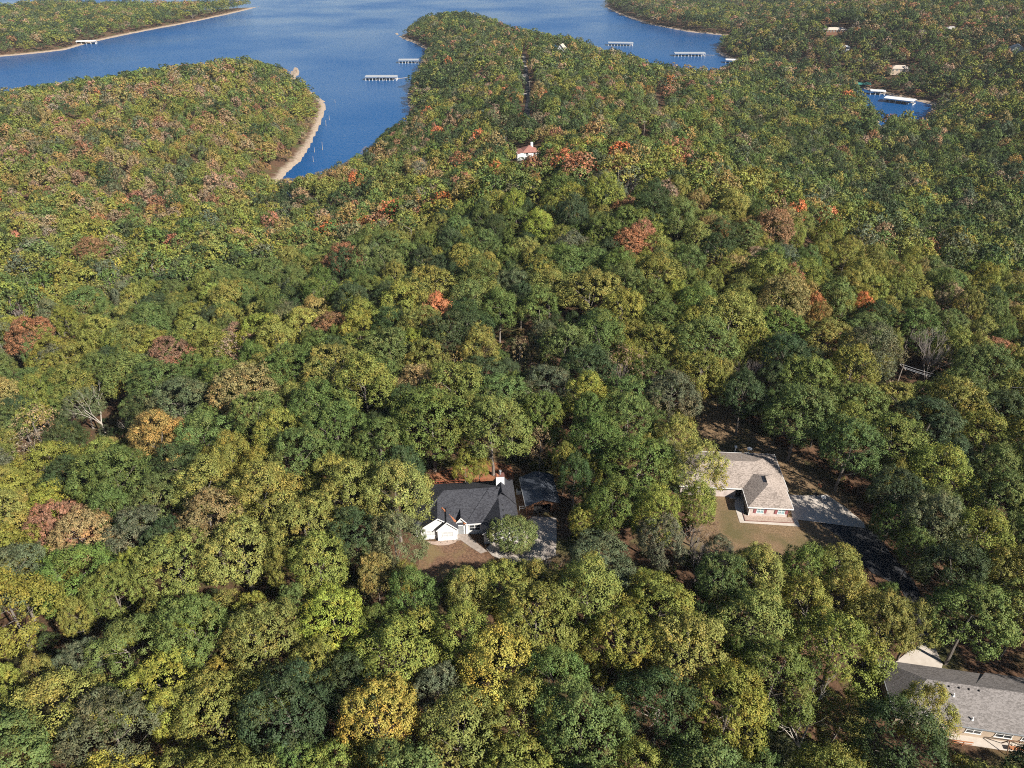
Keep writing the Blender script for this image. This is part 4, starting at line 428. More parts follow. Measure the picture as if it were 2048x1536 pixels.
def trunk_mesh(name, seed, mat, H=14.5, limbs=6):
    r = random.Random(seed); b = MB(); p = Vector((0, 0, -.8)); d = Vector((0, 0, 1)); rad = .30
    for k in range(5):
        q = p+(d+Vector((r.uniform(-.08, .08), r.uniform(-.08, .08), 0)))*(H*.155); b.tube(p, q, rad, rad*.82, 6, False); p = q; rad *= .82
        if k >= 1:
            for _ in range(2):
                a = r.uniform(0, 6.28); e = p+Vector((math.cos(a), math.sin(a), r.uniform(.5, 1.0)))*r.uniform(1.6, 2.7); b.tube(p, e, rad*.5, rad*.22, 5, False)
                f = e+Vector((math.cos(a+.4), math.sin(a+.4), r.uniform(.4, 1.1)))*r.uniform(.7, 1.3); b.tube(e, f, rad*.22, .02, 4, False)
    me = bpy.data.meshes.new(name); me.from_pydata(b.v, [], b.f); me.materials.append(mat); me.update(); return me
def bare_mesh(name, seed, mat, H=13.0, depth=5, spread=.55, fork=3, r0=.24, lean=0):
    r = random.Random(seed); b = MB()
    def grow(p, d, L, rad, k):
        q = p+d*L; b.tube(p, q, rad, rad*.66, 5 if k > 2 else 3, False)
        if k == 0: return
        n = fork if k < depth else fork+1
        for i in range(n):
            v = Vector((r.gauss(0, 1), r.gauss(0, 1), r.gauss(.25, .6))).normalized()
            nd = (d+v*spread*r.uniform(.7, 1.4)); nd.z = max(nd.z, -.05); nd.normalize()
            grow(q-d*L*r.uniform(0, .35), nd, L*r.uniform(.62, .86), rad*r.uniform(.46, .66), k-1)
    grow(Vector((0, 0, -.6)), Vector((lean, lean*.3, 1)).normalized(), H*.30, r0, depth)
    me = bpy.data.meshes.new(name); me.from_pydata(b.v, [], b.f); me.materials.append(mat); me.update(); return me

HI = [crown_mesh('crown', 100+i, [17, 22, 19, 25, 20, 16, 23][i], 22, 36, .245, Rr=5.5, H=[15.5, 15.0, 16.2, 14.8, 15.6, 16, 15.3][i], base=[4.6, 5.6, 4.2, 5.8, 5.0, 4.2, 5.4][i], tuft_r=[.44, .38, .47, .37, .42, .48, .40][i], rnd=.3) for i in range(7)]
MID = [crown_mesh('crown_mid', 200+i, 15+2*(i % 3), 12, 9, .58, tuft_r=.46, rnd=.16) for i in range(5)]
FARM = [crown_mesh('crown_far', 300+i, 11+2*(i % 3), 7, 5, 1.0, tuft_r=.5, rnd=.1) for i in range(4)]
SPARSE = [crown_mesh('crown_thin', 400+i, 20, 14, 9, .30, sparse=.55) for i in range(2)]
TRK = [trunk_mesh('trunk', 500+i, M['bark']) for i in range(3)]
BARE = [bare_mesh('bare', 600+i, M['bark_grey'], 13, 5, .5, 3) for i in range(2)]

# ------------------------------------------------------------------ colours of the autumn wood
PAL = np.array([(.176, .200, .048), (.100, .148, .042), (.047, .076, .031), (.102, .127, .068), (.205, .246, .050),
                (.232, .190, .074), (.245, .140, .080), (.40, .168, .070), (.240, .195, .122), (.295, .268, .060)])
PALNAME = ['olive green', 'mid green', 'dark green', 'grey green', 'bright yellow-green', 'golden brown', 'rust red', 'orange', 'tan brown', 'yellow']
def zone_weights(x, y):
    a = np.zeros((len(x), 10))
    for zx, zy, r, w_ in ZONES:
        a += np.array(w_)[None]*np.exp(-((x-zx)**2+((y-zy)*.8)**2)/(r*r))[:, None]
    a += 1e-7*np.array(ZONES[15][3])[None]
    pn = fbm(x, y, 70, 21)
    warm = np.clip((pn-.28)*2.6, .1, 2.4)
    a[:, [5, 6, 7, 8]] *= warm[:, None]
    gn = fbm(x, y, 50, 33); a[:, 2] *= np.clip((gn-.25)*3, .2, 2.2); a[:, 4] *= np.clip((fbm(x, y, 40, 41)-.3)*3, .1, 2.5)
    return a/a.sum(1, keepdims=True)
def jitter_tint(k, g):
    t = PAL[k]*g.uniform(.84, 1.16, (len(k), 1))
    t[:, 0] *= g.uniform(.90, 1.12, len(k)); t[:, 2] *= g.uniform(.85, 1.2, len(k))
    return t

# ------------------------------------------------------------------ single trees (the largest in the view) and the rest of the wood
ng = np.random.default_rng(5)
TR = np.array(TREES, float)
tz = TER.info(TR[:, 0], TR[:, 1])[0]
kk = TR[:, 4].astype(int); tint = jitter_tint(kk, ng)
def project(x, y, z):
    P = R(33); dz = z-CAM_H; f = y*math.cos(P)-dz*math.sin(P); u = y*math.sin(P)+dz*math.cos(P)
    return 1024+1420*x/f, 768-1420*u/f, f
px, py, pf = project(TR[:, 0], TR[:, 1], tz+TR[:, 3]*.66)
inside = (px > -40) & (px < 2088) & (py > -20) & (py < 1600)
order = np.argsort(-(TR[:, 2]/pf)*inside)
single = set(order[:285].tolist())
ONES = 'zero one two three four five six seven eight nine ten eleven twelve thirteen fourteen fifteen sixteen seventeen eighteen nineteen'.split()
def num(n):
    if n < 20: return ONES[n]
    t = 'x x twenty thirty forty fifty sixty seventy eighty ninety'.split()
    if n >= 100: return 'hundred-'+num(n-100) if n > 100 else 'hundred'
    return t[n//10]+('-'+ONES[n % 10] if n % 10 else '')
LAND = [('the white house', -8, 101), ('the tan-roofed house', 47, 110), ('the grey-roofed house', 66, 63), ('the metal-roofed shed', 5.2, 106)]
def where(x, y):
    nm, lx, ly = min(LAND, key=lambda q: math.hypot(x-q[1], y-q[2])); dx, dy = round(x-lx), round(y-ly); s = []
    if dx: s.append(f"{num(abs(dx))} metres {'left' if dx < 0 else 'right'}")
    if dy: s.append(f"{num(abs(dy))} metres {'before' if dy < 0 else 'behind'}")
    t = ' and '.join(s)
    return t+(' ' if dy else ' of ')+nm
used_labels = set()
def uniq(s, alt=()):
    for a in (s,)+tuple(alt):
        if a not in used_labels: used_labels.add(a); return a
    used_labels.add(s); return s
tuples = []           # (x, y, z, source index, rz, sx, sz, tint) for the mass
SRC = HI+MID+FARM+SPARSE+TRK+BARE
I_MID, I_FAR, I_SP, I_TRK, I_BARE = 7, 12, 16, 18, 21
for i in range(len(TR)):
    x, y, r, h, k = TR[i]; k = int(k); z = tz[i]-.1; rz = ng.uniform(0, 6.28); s = r/5.5; sz = h/15.4; v = int(ng.integers(7)); tv = int(ng.integers(3))
    if k == 8: v = 'thin'
    if i in single:
        o = empty('broadleaf_tree', (x, y, z), rz)
        size = 'large' if r > 5.1 else 'small' if r < 3.6 else 'medium'
        tag(o, uniq(f"{size} {PALNAME[k]} crown {where(x, y)}", (f"{size} rounded {PALNAME[k]} crown {where(x, y)}",)), 'tree', 'broadleaf trees around the houses')
        me = SPARSE[i % 2] if v == 'thin' else HI[v]
        c = bpy.data.objects.new('crown', me); link(c, o); c.scale = (s*1.22, s*1.22, sz) if v == 'thin' else (s, s, sz); c['tint'] = [float(q) for q in tint[i]]
        t = bpy.data.objects.new('trunk', TRK[tv]); link(t, o); t.scale = (s*1.1, s*1.1, sz)
    else:
        tuples.append((x, y, z, I_SP if v == 'thin' else v, rz, s, sz, *tint[i])); tuples.append((x, y, z, I_TRK+tv, rz, s, sz, .1, .1, .1))

# far houses: (name parts, x, y) keep the trees low in front of them
FARH = [(8.8, 399, 12, 100), (54.6, 857, 10, 60), (-20.2, 518, 9, 22), (-30.8, 701, 9, 26), (59.7, 715, 8, 20), (275.3, 562.2, 13, 45), (386, 940, 15, 40), (400, 791, 12, 40), (499, 770, 12, 36), (488, 876, 12, 36), (132.5, 446, 7, 26), (379.5, 884, 6, 40), (-332.5, 801, 6, 20)]
def far_forest():
    g = np.random.default_rng(77); out = []
    for x0, x1, y0, y1, sp, dmin, dmax in ((-560, 620, 0, 620, 7.5, 186, 560), (-1250, 1350, 250, 1300, 8.0, 560, 1200), (-2200, 2400, 700, 2900, 10.5, 1200, 2900)):
        gx, gy = np.meshgrid(np.arange(x0, x1, sp), np.arange(y0, y1, sp*.92)); gx = gx+(np.arange(gx.shape[0]) % 2)[:, None]*sp*.5
        x = (gx+g.uniform(-.42, .42, gx.shape)*sp).ravel(); y = (gy+g.uniform(-.42, .42, gx.shape)*sp).ravel()
        d = np.hypot(x, y); an = np.degrees(np.arctan2(x, y)); m = (d > dmin) & (d <= dmax) & (np.abs(an) < 46)
        x, y, d = x[m], y[m], d[m]
        z, sd = TER.info(x, y)
        left = (x < -140)
        m = (sd > np.where(left & (y > 690) & (y < 900), 8.0, np.where(left | (y > 990), 4.5, 3.0))+g.uniform(0, 2.5, len(x)))
        for L, wdt in CUTS: m &= seg_dist(x, y, L, False) > wdt*.5+2.6
        hs = np.ones(len(x))
        for hx, hy, hr, hl in FARH:
            m &= ~((np.abs(x-hx) < hr+1) & (np.abs(y-hy) < hr*.8+1.5))
            u = np.array([hx, hy])/math.hypot(hx, hy); al = (hx-x)*u[0]+(hy-y)*u[1]; ac = np.abs((x-hx)*u[1]-(y-hy)*u[0])
            nr_ = (al > 0) & (al < hl) & (ac < hr*.8); hs = np.where(nr_, np.minimum(hs, .30+.55*np.clip(al/hl-.35, 0, 1)), hs)
        x, y, d, z, sd, hs = x[m], y[m], d[m], z[m], sd[m], hs[m]
        n = len(x); big = fbm(x, y, 55, 15); r = np.clip(sp*.5*(.78+.80*big)+g.normal(0, .75, n), 2.2, 7.2)
        h = (9.6+1.0*r+g.normal(0, 1.7, n)+(big-.5)*4)*np.clip(.62+sd/60, .6, 1)*hs; r = r*np.clip(hs+.2, .5, 1)
        W_ = zone_weights(x, y); k = (W_.cumsum(1) < g.random((n, 1))).sum(1).clip(0, 9); t = jitter_tint(k, g)
        idx = np.where(d < 250, g.integers(0, 7, n), np.where(d < 620, I_MID+g.integers(0, 5, n), I_FAR+g.integers(0, 4, n)))
        thin = (g.random(n) < .05) & (d < 620); idx = np.where(thin, I_SP+g.integers(0, 2, n), idx)
        hiq = idx < 7
        bare = g.random(n) < np.where(d < 620, .022, .012); idx = np.where(bare, I_BARE+g.integers(0, 2, n), idx)
        rz = g.uniform(0, 6.28, n)
        out.append(np.c_[x, y, z-.2, idx, rz, r/np.where(idx < 7, 5.5, 4.5), h/np.where(idx < 7, 15.4, 14.5), t])
        mt = (d < 330) & ~bare
        out.append(np.c_[x, y, z-.2, I_TRK+g.integers(0, 3, n), rz, r/4.5, h/14.5, t*0+.1][mt])
    # brush under the near trees
    n = 2200; a = g.uniform(-46, 46, n); d = np.sqrt(g.uniform(30**2, 240**2, n)); x = d*np.sin(np.radians(a)); y = d*np.cos(np.radians(a)); z, sd = TER.info(x, y)
    m = sd > 8
    for nm in POLYS: m &= ~in_poly(x, y, POLYS[nm]) & (seg_dist(x, y, POLYS[nm]) > .8)
    for hx, hy, wx, wy in ((-8, 103, 14, 12), (6, 106, 7, 8), (46, 110, 14, 11), (68, 64, 17, 9)): m &= ~((np.abs(x-hx) < wx) & (np.abs(y-hy) < wy))
    x, y, z = x[m], y[m], z[m]; n = len(x); k = g.choice([0, 1, 2, 3, 8, 6], n, p=[.2, .28, .22, .1, .12, .08]); s = g.uniform(.16, .42, n)
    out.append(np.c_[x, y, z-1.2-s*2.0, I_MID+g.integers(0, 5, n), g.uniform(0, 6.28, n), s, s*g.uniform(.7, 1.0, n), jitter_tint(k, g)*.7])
    return np.concatenate(out)
FOR = np.concatenate([np.array(tuples), far_forest()])
print('forest instances', len(FOR))
def build_forest(P):
    col = bpy.data.collections.new('forest_sources')
    for i, me in enumerate(SRC):
        o = bpy.data.objects.new('forest_source_%03d' % i, me); col.objects.link(o)
    me = bpy.data.meshes.new('forest'); n = len(P)
    me.vertices.add(n); me.vertices.foreach_set('co', P[:, :3].astype(np.float32).ravel())
    def at(nm, ty, key, a): q = me.attributes.new(nm, ty, 'POINT'); q.data.foreach_set(key, a)
    at('idx', 'INT', 'value', P[:, 3].astype(np.int32))
    rot = np.zeros((n, 3), np.float32); rot[:, 2] = P[:, 4]; at('rot', 'FLOAT_VECTOR', 'vector', rot.ravel())
    at('scl', 'FLOAT_VECTOR', 'vector', P[:, [5, 5, 6]].astype(np.float32).ravel())
    at('tint', 'FLOAT_VECTOR', 'vector', P[:, 7:10].astype(np.float32).ravel())
    o = bpy.data.objects.new('forest', me); link(o); o['kind'] = 'stuff'; o['label'] = 'dense autumn forest covering the hills and peninsulas'
    g = bpy.data.node_groups.new('forest_scatter', 'GeometryNodeTree')
    g.interface.new_socket('Geometry', in_out='INPUT', socket_type='NodeSocketGeometry'); g.interface.new_socket('Geometry', in_out='OUTPUT', socket_type='NodeSocketGeometry')
    N = g.nodes; L = g.links; gi = N.new('NodeGroupInput'); go = N.new('NodeGroupOutput')
    ip = N.new('GeometryNodeInstanceOnPoints'); ci = N.new('GeometryNodeCollectionInfo'); ci.inputs['Collection'].default_value = col
    ci.inputs['Separate Children'].default_value = True; ci.inputs['Reset Children'].default_value = True
    def na(nm, ty):
        q = N.new('GeometryNodeInputNamedAttribute'); q.data_type = ty; q.inputs['Name'].default_value = nm
        return [s for s in q.outputs if s.enabled and s.name == 'Attribute'][0]
    L.new(gi.outputs[0], ip.inputs['Points']); L.new(ci.outputs[0], ip.inputs['Instance']); ip.inputs['Pick Instance'].default_value = True
    L.new(na('idx', 'INT'), ip.inputs['Instance Index']); L.new(na('rot', 'FLOAT_VECTOR'), ip.inputs['Rotation']); L.new(na('scl', 'FLOAT_VECTOR'), ip.inputs['Scale'])
    L.new(ip.outputs[0], go.inputs[0])
    md = o.modifiers.new('scatter', 'NODES'); md.node_group = g
    return o
build_forest(FOR)
# thin autumn haze over lake and hills
hz = MB().box(-16500, 16500, -16500, 16500, -6, 150).build('haze', None); hz['kind'] = 'stuff'
hm = bpy.data.materials.new('haze'); hm.use_nodes = True; hm.node_tree.nodes.clear()
ho = hm.node_tree.nodes.new('ShaderNodeOutputMaterial'); hv = hm.node_tree.nodes.new('ShaderNodeVolumePrincipled')
hv.inputs['Color'].default_value = (.80, .87, 1.0, 1); hv.inputs['Density'].default_value = HAZE; hv.inputs['Anisotropy'].default_value = .0
hm.node_tree.links.new(hv.outputs[0], ho.inputs['Volume']); hz.data.materials.append(hm)
# ------------------------------------------------------------------ houses
def gable_roof(parent, mat, xl, xr, xm, yf, yb, he, hr, t=.16, name='roof_slope', trim=True):
    """two roof slopes that meet on a ridge along y, with white rake boards on the front"""
    k1 = (hr-he)/(xm-xl); k2 = (hr-he)/(xr-xm)
    MB().slab([(xl, yf, he), (xm, yf, hr), (xm, yb, hr), (xl, yb, he)][::-1], t).build(name, mat, parent)
    MB().slab([(xm, yf, hr), (xr, yf, he), (xr, yb, he), (xm, yb, hr)][::-1], t).build(name, mat, parent)
    if trim:
        b = MB(); b.v = []
        for (x0, z0, x1, z1) in ((xl, he, xm, hr), (xm, hr, xr, he)):
            i = len(b.v); b.v += [(x0, yf-.05, z0-.03), (x1, yf-.05, z1-.03), (x1, yf-.05, z1-.27), (x0, yf-.05, z0-.27), (x0, yf-.004, z0-.03), (x1, yf-.004, z1-.03), (x1, yf-.004, z1-.27), (x0, yf-.004, z0-.27)]
            b.f += [tuple(i+q for q in f) for f in ((0,1,2,3)[::-1], (4,5,6,7), (0,1,5,4), (2,3,7,6), (1,2,6,5), (3,0,4,7))]
        b.build('rake_board', M['white_trim'], parent)
def fix_normals(o):
    bm = bmesh.new(); bm.from_mesh(o.data); bmesh.ops.recalc_face_normals(bm, faces=bm.faces[:]); bm.to_mesh(o.data); bm.free(); return o
def wall_prof(parent, mat, prof, y0, y1, name='wall'): return fix_normals(MB().prism_y(prof, y0, y1).build(name, mat, parent))
def window(parent, xc, yf, z0, w, h, n=2, glass='glass', name='window', frame='white_trim'):
    """a framed window on a front (-y) wall: n sashes with panes"""
    b = MB(); x0, x1 = xc-w/2, xc+w/2; d = .07
    b.box(x0-.09, x1+.09, yf-d, yf+.04, z0+h, z0+h+.10); b.box(x0-.13, x1+.13, yf-d-.05, yf+.04, z0-.09, z0)
    for k in range(n+1):
        x = x0+(x1-x0)*k/n; b.box(x-.05, x+.05, yf-d+.003, yf+.038, z0, z0+h)
    b.box(x0, x1, yf-d+.012, yf+.03, z0+h*.5-.025, z0+h*.5+.025)
    f = b.build(name, M[frame], parent)
    for k in range(n):
        xa = x0+(x1-x0)*k/n+.05; xb = x0+(x1-x0)*(k+1)/n-.05
        MB().box(xa, xb, yf-.03, yf+.02, z0, z0+h*.5-.025).build('pane', M[glass], f); MB().box(xa, xb, yf-.03, yf+.02, z0+h*.5+.025, z0+h).build('pane', M[glass], f)
    return f
def hip_faces(x0, x1, y0, y1, he, hr):
    """hip roof slopes over a rectangle, the ridge along its longer side"""
    w, d = x1-x0, y1-y0
    if w >= d:
        r0, r1 = (x0+d/2, (y0+y1)/2, hr), (x1-d/2, (y0+y1)/2, hr)
        return [[(x0, y0, he), (x1, y0, he), r1, r0], [(x1, y0, he), (x1, y1, he), r1], [(x1, y1, he), (x0, y1, he), r0, r1], [(x0, y1, he), (x0, y0, he), r0]]
    r0, r1 = ((x0+x1)/2, y0+w/2, hr), ((x0+x1)/2, y1-w/2, hr)
    return [[(x0, y0, he), (x1, y0, he), r0], [(x1, y0, he), (x1, y1, he), r1, r0], [(x1, y1, he), (x0, y1, he), r1], [(x0, y1, he), (x0, y0, he), r0, r1]]
def pipe_vent(parent, p, h=.45, r=.08, mat='white_trim', name='vent_pipe'):
    b = MB(); b.tube((p[0], p[1], p[2]-.2), (p[0], p[1], p[2]+h), r, r, 8); b.tube((p[0], p[1], p[2]-.05), (p[0], p[1], p[2]+.1), r*2.2, r*1.2, 8); return b.build(name, M[mat], parent)

M['edging'] = plain('edging', (.17, .075, .06), .8); M['rose'] = plain('rose_paint', (.27, .09, .10), .6)
# ---- the white house
wh = empty('white_house', (-10.2, 95.7, 45.05), R(5.5))
tag(wh, 'white-sided house with dark hipped roof, twin front gables and white chimney', 'house')
he = 2.9
S = M['white_siding']; DS = M['dark_shingle']
MB().box(-7.6, 11.1, 1.35, 12.2, 0, 2.85).build('wall', S, wh)
wall_prof(wh, S, [(-6.7, 0), (-.25, 0), (-.25, 2.86), (-3.45, 5.12), (-6.7, 2.86)], .6, 4.0, 'gable_wall')
wall_prof(wh, S, [(-3.62, 0), (.0, 0), (.0, 2.86), (-1.82, 4.60), (-3.62, 2.86)], 0, 2.0, 'gable_wall')
wall_prof(wh, S, [(4.95, 0), (11.25, 0), (11.25, 2.86), (8.1, 4.95), (4.95, 2.86)], -1.5, 3.0, 'garage_wall')
wall_prof(wh, S, [(1.85, 0), (5.0, 0), (5.0, 2.85), (1.85, 2.85)], 1.25, 3.0, 'bay_wall')
wall_prof(wh, S, [(-.15, 2.75), (1.75, 2.75), (1.75, 3.15), (.8, 4.15), (-.15, 3.15)], 1.32, 2.6, 'porch_gable')
# roof slopes
hr = 6.3; k = (hr-he)/5.9
ML = (-2.2, 6.9, hr); MR = (8.75, 6.9, hr)
fix_normals(MB().slab([(-8.1, 1.0, he), (11.5, 1.0, he), (11.5-2.75, 6.9, hr), ML], .16).build('roof_slope', DS, wh))
fix_normals(MB().slab([(-8.1, 12.8, he), (-8.1, 1.0, he), ML], .16).build('roof_slope', DS, wh))
fix_normals(MB().slab([(11.5, 12.8, he), (-8.1, 12.8, he), ML, MR], .16).build('roof_slope', DS, wh))
fix_normals(MB().slab([(11.55, .9, he), (11.55, 12.8, he), MR], .16).build('roof_slope', DS, wh))
fix_normals(MB().slab([(1.55, .92, he+.05), (4.9, .92, he+.05), (8.1, 4.98, 5.24), (8.3, 6.8, hr+.06), (6.5, 6.8, hr+.10)], .3).build('roof_slope', DS, wh))
gable_roof(wh, DS, -6.95, .1, -3.45, .35, 5.2, he, 5.4, trim=True)
gable_roof(wh, DS, -3.85, .25, -1.83, -.22, 3.6, he, 4.85, trim=True)
gable_roof(wh, DS, 4.65, 11.6, 8.1, -1.9, 6.0, he, 5.3, trim=True)
gable_roof(wh, DS, 6.3, 11.58, 8.85, 5.2, 10.6, 3.2, 6.55, trim=False)
gable_roof(wh, DS, -.25, 1.85, .8, 1.05, 3.8, 3.2, 4.5, trim=True)
for y, z in ((-1.2, 5.3), (.3, 5.3), (1.9, 5.3), (3.4, 5.3), (6.6, 6.3)):
    x = 8.75 if y < 5 else 8.0; z2 = z-(x-8.1)*.68 if y < 5 else 6.28
    MB().box(x-.14, x+.14, y-.16, y+.16, z2-.1, z2+.16).build('roof_vent', M['black_metal'], wh, .03)
# leaves drifted into the roof valley
b = MB()
for q in range(26):
    t = q/25; x = -2.55+2.25*t+rng.uniform(-.05, .05); y = 3.48-2.15*t+rng.uniform(-.05, .05); z = 4.98-1.47*t; w_ = .06+.13*t*t+rng.uniform(0, .04)
    b.box(x-w_, x+w_, y-w_*.8, y+w_*.8, z-.1, z+.10+rng.uniform(0, .05))
o = b.build('leaf_drift', M['pine_straw'], wh); o['kind'] = 'stuff'
b = MB()
for q in range(12): b.box(1.35+rng.uniform(-.15, .15), 1.6+rng.uniform(-.1, .2), 1.0+rng.uniform(-.1, .3), 1.25+rng.uniform(0, .3), 2.95, 3.12+rng.uniform(0, .1))
o = b.build('leaf_drift', M['pine_straw'], wh); o['kind'] = 'stuff'
ch = MB().box(7.95, 9.55, 8.1, 9.2, 3.0, 7.75).build('chimney', S, wh)
MB().box(7.9, 9.6, 8.05, 9.25, 7.75, 7.83).build('chimney_cap', M['edging'], ch); MB().box(8.1, 8.45, 8.2, 9.1, 7.83, 7.87).build('cap_top', M['pine_straw'], ch)
b = MB(); b.tube((8.8, 8.65, 8.0), (8.8, 8.65, 8.75), .17, .17, 10); b.tube((8.8, 8.65, 8.75), (8.8, 8.65, 8.9), .28, .22, 10); b.build('flue_pipe', M['grey_metal'], ch)
window(wh, -4.9, .6, 1.0, 1.7, 1.25, 2, 'blind'); window(wh, -1.75, 0, 1.0, 1.9, 1.25, 2, 'blind'); window(wh, 3.35, 1.25, .95, 2.1, 1.35, 2, 'glass')
d_ = MB().box(.3, 1.25, 1.25, 1.36, .1, 2.2).build('front_door', M['grey_metal'], wh); MB().box(1.1, 1.18, 1.2, 1.25, 1.0, 1.12).build('door_handle', M['black_metal'], d_)
MB().box(-.2, 1.8, -.2, 1.3, 0, .14).build('porch_step', M['path'], wh)
for x in (-.05, 1.75): MB().box(x-.08, x+.08, 1.18, 1.34, .1, 2.8).build('porch_post', M['white_trim'], wh)
MB().box(1.6, 4.95, .86, .96, he-.16, he+.02).build('gutter', M['white_trim'], wh)
MB().box(5.6, 10.6, -1.58, -1.5, .1, 2.3).build('garage_door', M['white_trim'], wh)
dk = MB().box(-7.2, 6.2, 12.3, 15.0, .5, .72).build('deck', M['deck_red'], wh)
b = MB(); b.box(-7.2, 6.2, 14.92, 15.02, 1.62, 1.72); b.box(-7.2, 6.2, 14.94, 15.0, 1.0, 1.06)
for q in range(14): x = -7.2+q*1.03; b.box(x-.05, x+.05, 14.93, 15.01, .72, 1.62)
b.build('deck_railing', M['deck_red'], dk)
# ---- shed
sh = empty('storage_shed', (2.7, 102.1, 45.05), R(8))
tag(sh, 'shed with grey metal gable roof, brown timber front and dark open doorway', 'shed')
W_B = M['brown_wood']
b = MB(); b.box(.2, .32, .3, 8.1, 0, 2.75); b.box(6.28, 6.4, .3, 8.1, 0, 2.75); b.box(.32, 6.28, 7.98, 8.1, 0, 2.75); b.build('wall', W_B, sh)
fix_normals(MB().prism_y([(.2, 2.25), (6.4, 2.25), (6.4, 2.76), (3.3, 3.88), (.2, 2.76)], .3, .42).build('gable_front', W_B, sh))
n_ = 0
for x0 in np.arange(.2, 1.55, .27): MB().box(x0, x0+.25, .27, .41, 0, 2.25).build('plank', W_B, sh)
for x0 in np.arange(4.95, 6.3, .27): MB().box(x0, x0+.25, .27, .41, 0, 2.25).build('plank', W_B, sh)
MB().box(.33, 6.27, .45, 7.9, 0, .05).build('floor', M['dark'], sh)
gable_roof(sh, M['shed_metal'], -.15, 6.75, 3.3, -.25, 8.4, 2.68, 3.98, .08, 'roof_panel', trim=False)
b = MB()
for s_ in (-1, 1):
    for q in range(1, 9):
        y = -.25+q*.96; b.box(3.3+s_*.15, 3.3+s_*3.4, y, y+.02, 0, 0) if False else None
MB().box(-.17, -.09, -.25, 8.4, 2.52, 2.70).build('gutter', M['grey_metal'], sh)
# ---- tan-roofed house
th = empty('tan_roofed_house', (53.96, 101.04, 45.05), R(-4))
tag(th, 'brick house with tan hipped roof, red window shutters and concrete driveway', 'house')
TS = M['tan_shingle']; BT = M['brick_tan']; he = 2.7
MB().box(-20.5, -.1, 5.8, 16.2, 0, 2.62).build('wall', BT, th); MB().box(-8.0, -.5, .5, 6.0, 0, 2.62).build('wing_wall', BT, th)
for f in hip_faces(-21, .3, 5.3, 16.8, he, he+2.4): fix_normals(MB().slab(f, .14).build('roof_slope', TS, th))
for f in hip_faces(-8.55, .02, 0, 11.0, he+.01, he+2.22): fix_normals(MB().slab(f, .14).build('roof_slope', TS, th))
b = MB(); b.box(-8.6, .07, -.07, .0, he-.2, he+.02); b.box(.02, .09, -.07, 5.3, he-.2, he+.02); b.box(.3, .38, 5.25, 16.85, he-.2, he+.02); b.box(-8.63, -8.56, -.07, 5.25, he-.2, he+.02); b.box(-21, -8.6, 5.22, 5.3, he-.2, he+.02); b.box(-21, .3, 16.8, 16.88, he-.2, he+.02); b.build('gutter', M['white_trim'], th)
MB().box(-4.4, -4.28, 5.0, 6.9, he+2.2, he+2.36).build('ridge_cap', M['dark'], th)
for xc in (-5.95, -1.95):
    window(th, xc, .5, .95, 1.3, 1.2, 2, 'curtain_blue')
    for s_ in (-1, 1):
        b = MB(); x = xc+s_*1.0; b.box(x-.24, x+.24, .43, .497, .9, 2.2)
        for q in range(6): b.box(x-.2, x+.2, .415, .43, 1.0+q*.2, 1.1+q*.2)
        b.build('shutter', M['rose'], th)
MB().box(-9.6, -8.5, 5.74, 5.8, .1, 2.2).build('front_door', M['dark'], th)
MB().box(-8.06, -7.97, .44, .53, .1, 2.6).build('downpipe', M['white_trim'], th); MB().box(-.56, -.46, .41, .497, .1, 2.6).build('downpipe', M['brown_wood'], th)
b = MB(); b.tube((-6.2, 14.6, he+.5), (-6.2, 14.6, he+2.0), .03, .03, 6); b.tube((-6.7, 14.6, he+1.9), (-5.7, 14.6, he+1.9), .02, .02, 5); b.build('antenna', M['grey_metal'], th)
pipe_vent(th, (-7.4, 13.6, he+1.3), .3, .06, 'grey_metal')
b = MB(); q_ = [(-8.9, 1.8), (-8.9, -1.0), (.35, -1.0), (.35, .2)]
for (x0, y0), (x1, y1) in zip(q_, q_[1:]): b.box(min(x0, x1)-.05, max(x0, x1)+.05, min(y0, y1)-.05, max(y0, y1)+.05, 0, .16)
be = b.build('flower_bed_edging', M['edging'], None); be.parent = None; be.location = th.location; be.rotation_euler = th.rotation_euler
tag(be, 'low red-brown edging of the flower bed before the brick front wall', 'edging')
MB().box(-8.82, .27, -.92, .5, 0, .14).build('soil_bed', M['bed'], th)
# ---- grey-roofed house
gh = empty('grey_roofed_house', (55.3, 59.8, 43.05), R(-9.7))
tag(gh, 'long beige house with grey-brown hipped roof and a row of ridge vents', 'house')
GS = M['grey_shingle']; he = 2.95
MB().box(.5, 25.5, .6, 9.0, 0, 2.85).build('wall', M['beige_siding'], gh)
for f in hip_faces(0, 26, 0, 9.6, he, he+3.0): fix_normals(MB().slab(f, .15).build('roof_slope', GS, gh))
fix_normals(MB().slab([(11.2, 4.75, he+3.0), (15.5, 9.9, he+.02), (24, 9.9, he+.02), (24, 4.75, he+3.0)], .2).build('roof_slope', GS, gh))
b = MB(); b.box(-.1, 26, -.12, 0, he-.17, he+.01); b.box(-.1, -.01, 0, 9.7, he-.17, he+.01); b.build('gutter', M['grey_metal'], gh)
for q in range(5): x = 6.4+q*1.35; MB().box(x-.09, x+.09, 4.2, 4.42, he+2.6, he+2.86).build('roof_vent', M['black_metal'], gh, .02)
pipe_vent(gh, (8.2, 3.3, he+2.1), .5, .1); pipe_vent(gh, (10.4, .9, he+.6), .5, .1); pipe_vent(gh, (4.3, .6, he+.4), .5, .1)
for xc, w_ in ((11.2, 2.0), (15.2, 2.2), (18.6, 2.0)):
    window(gh, xc, .6, .95, w_, 1.3, 2, 'glass')
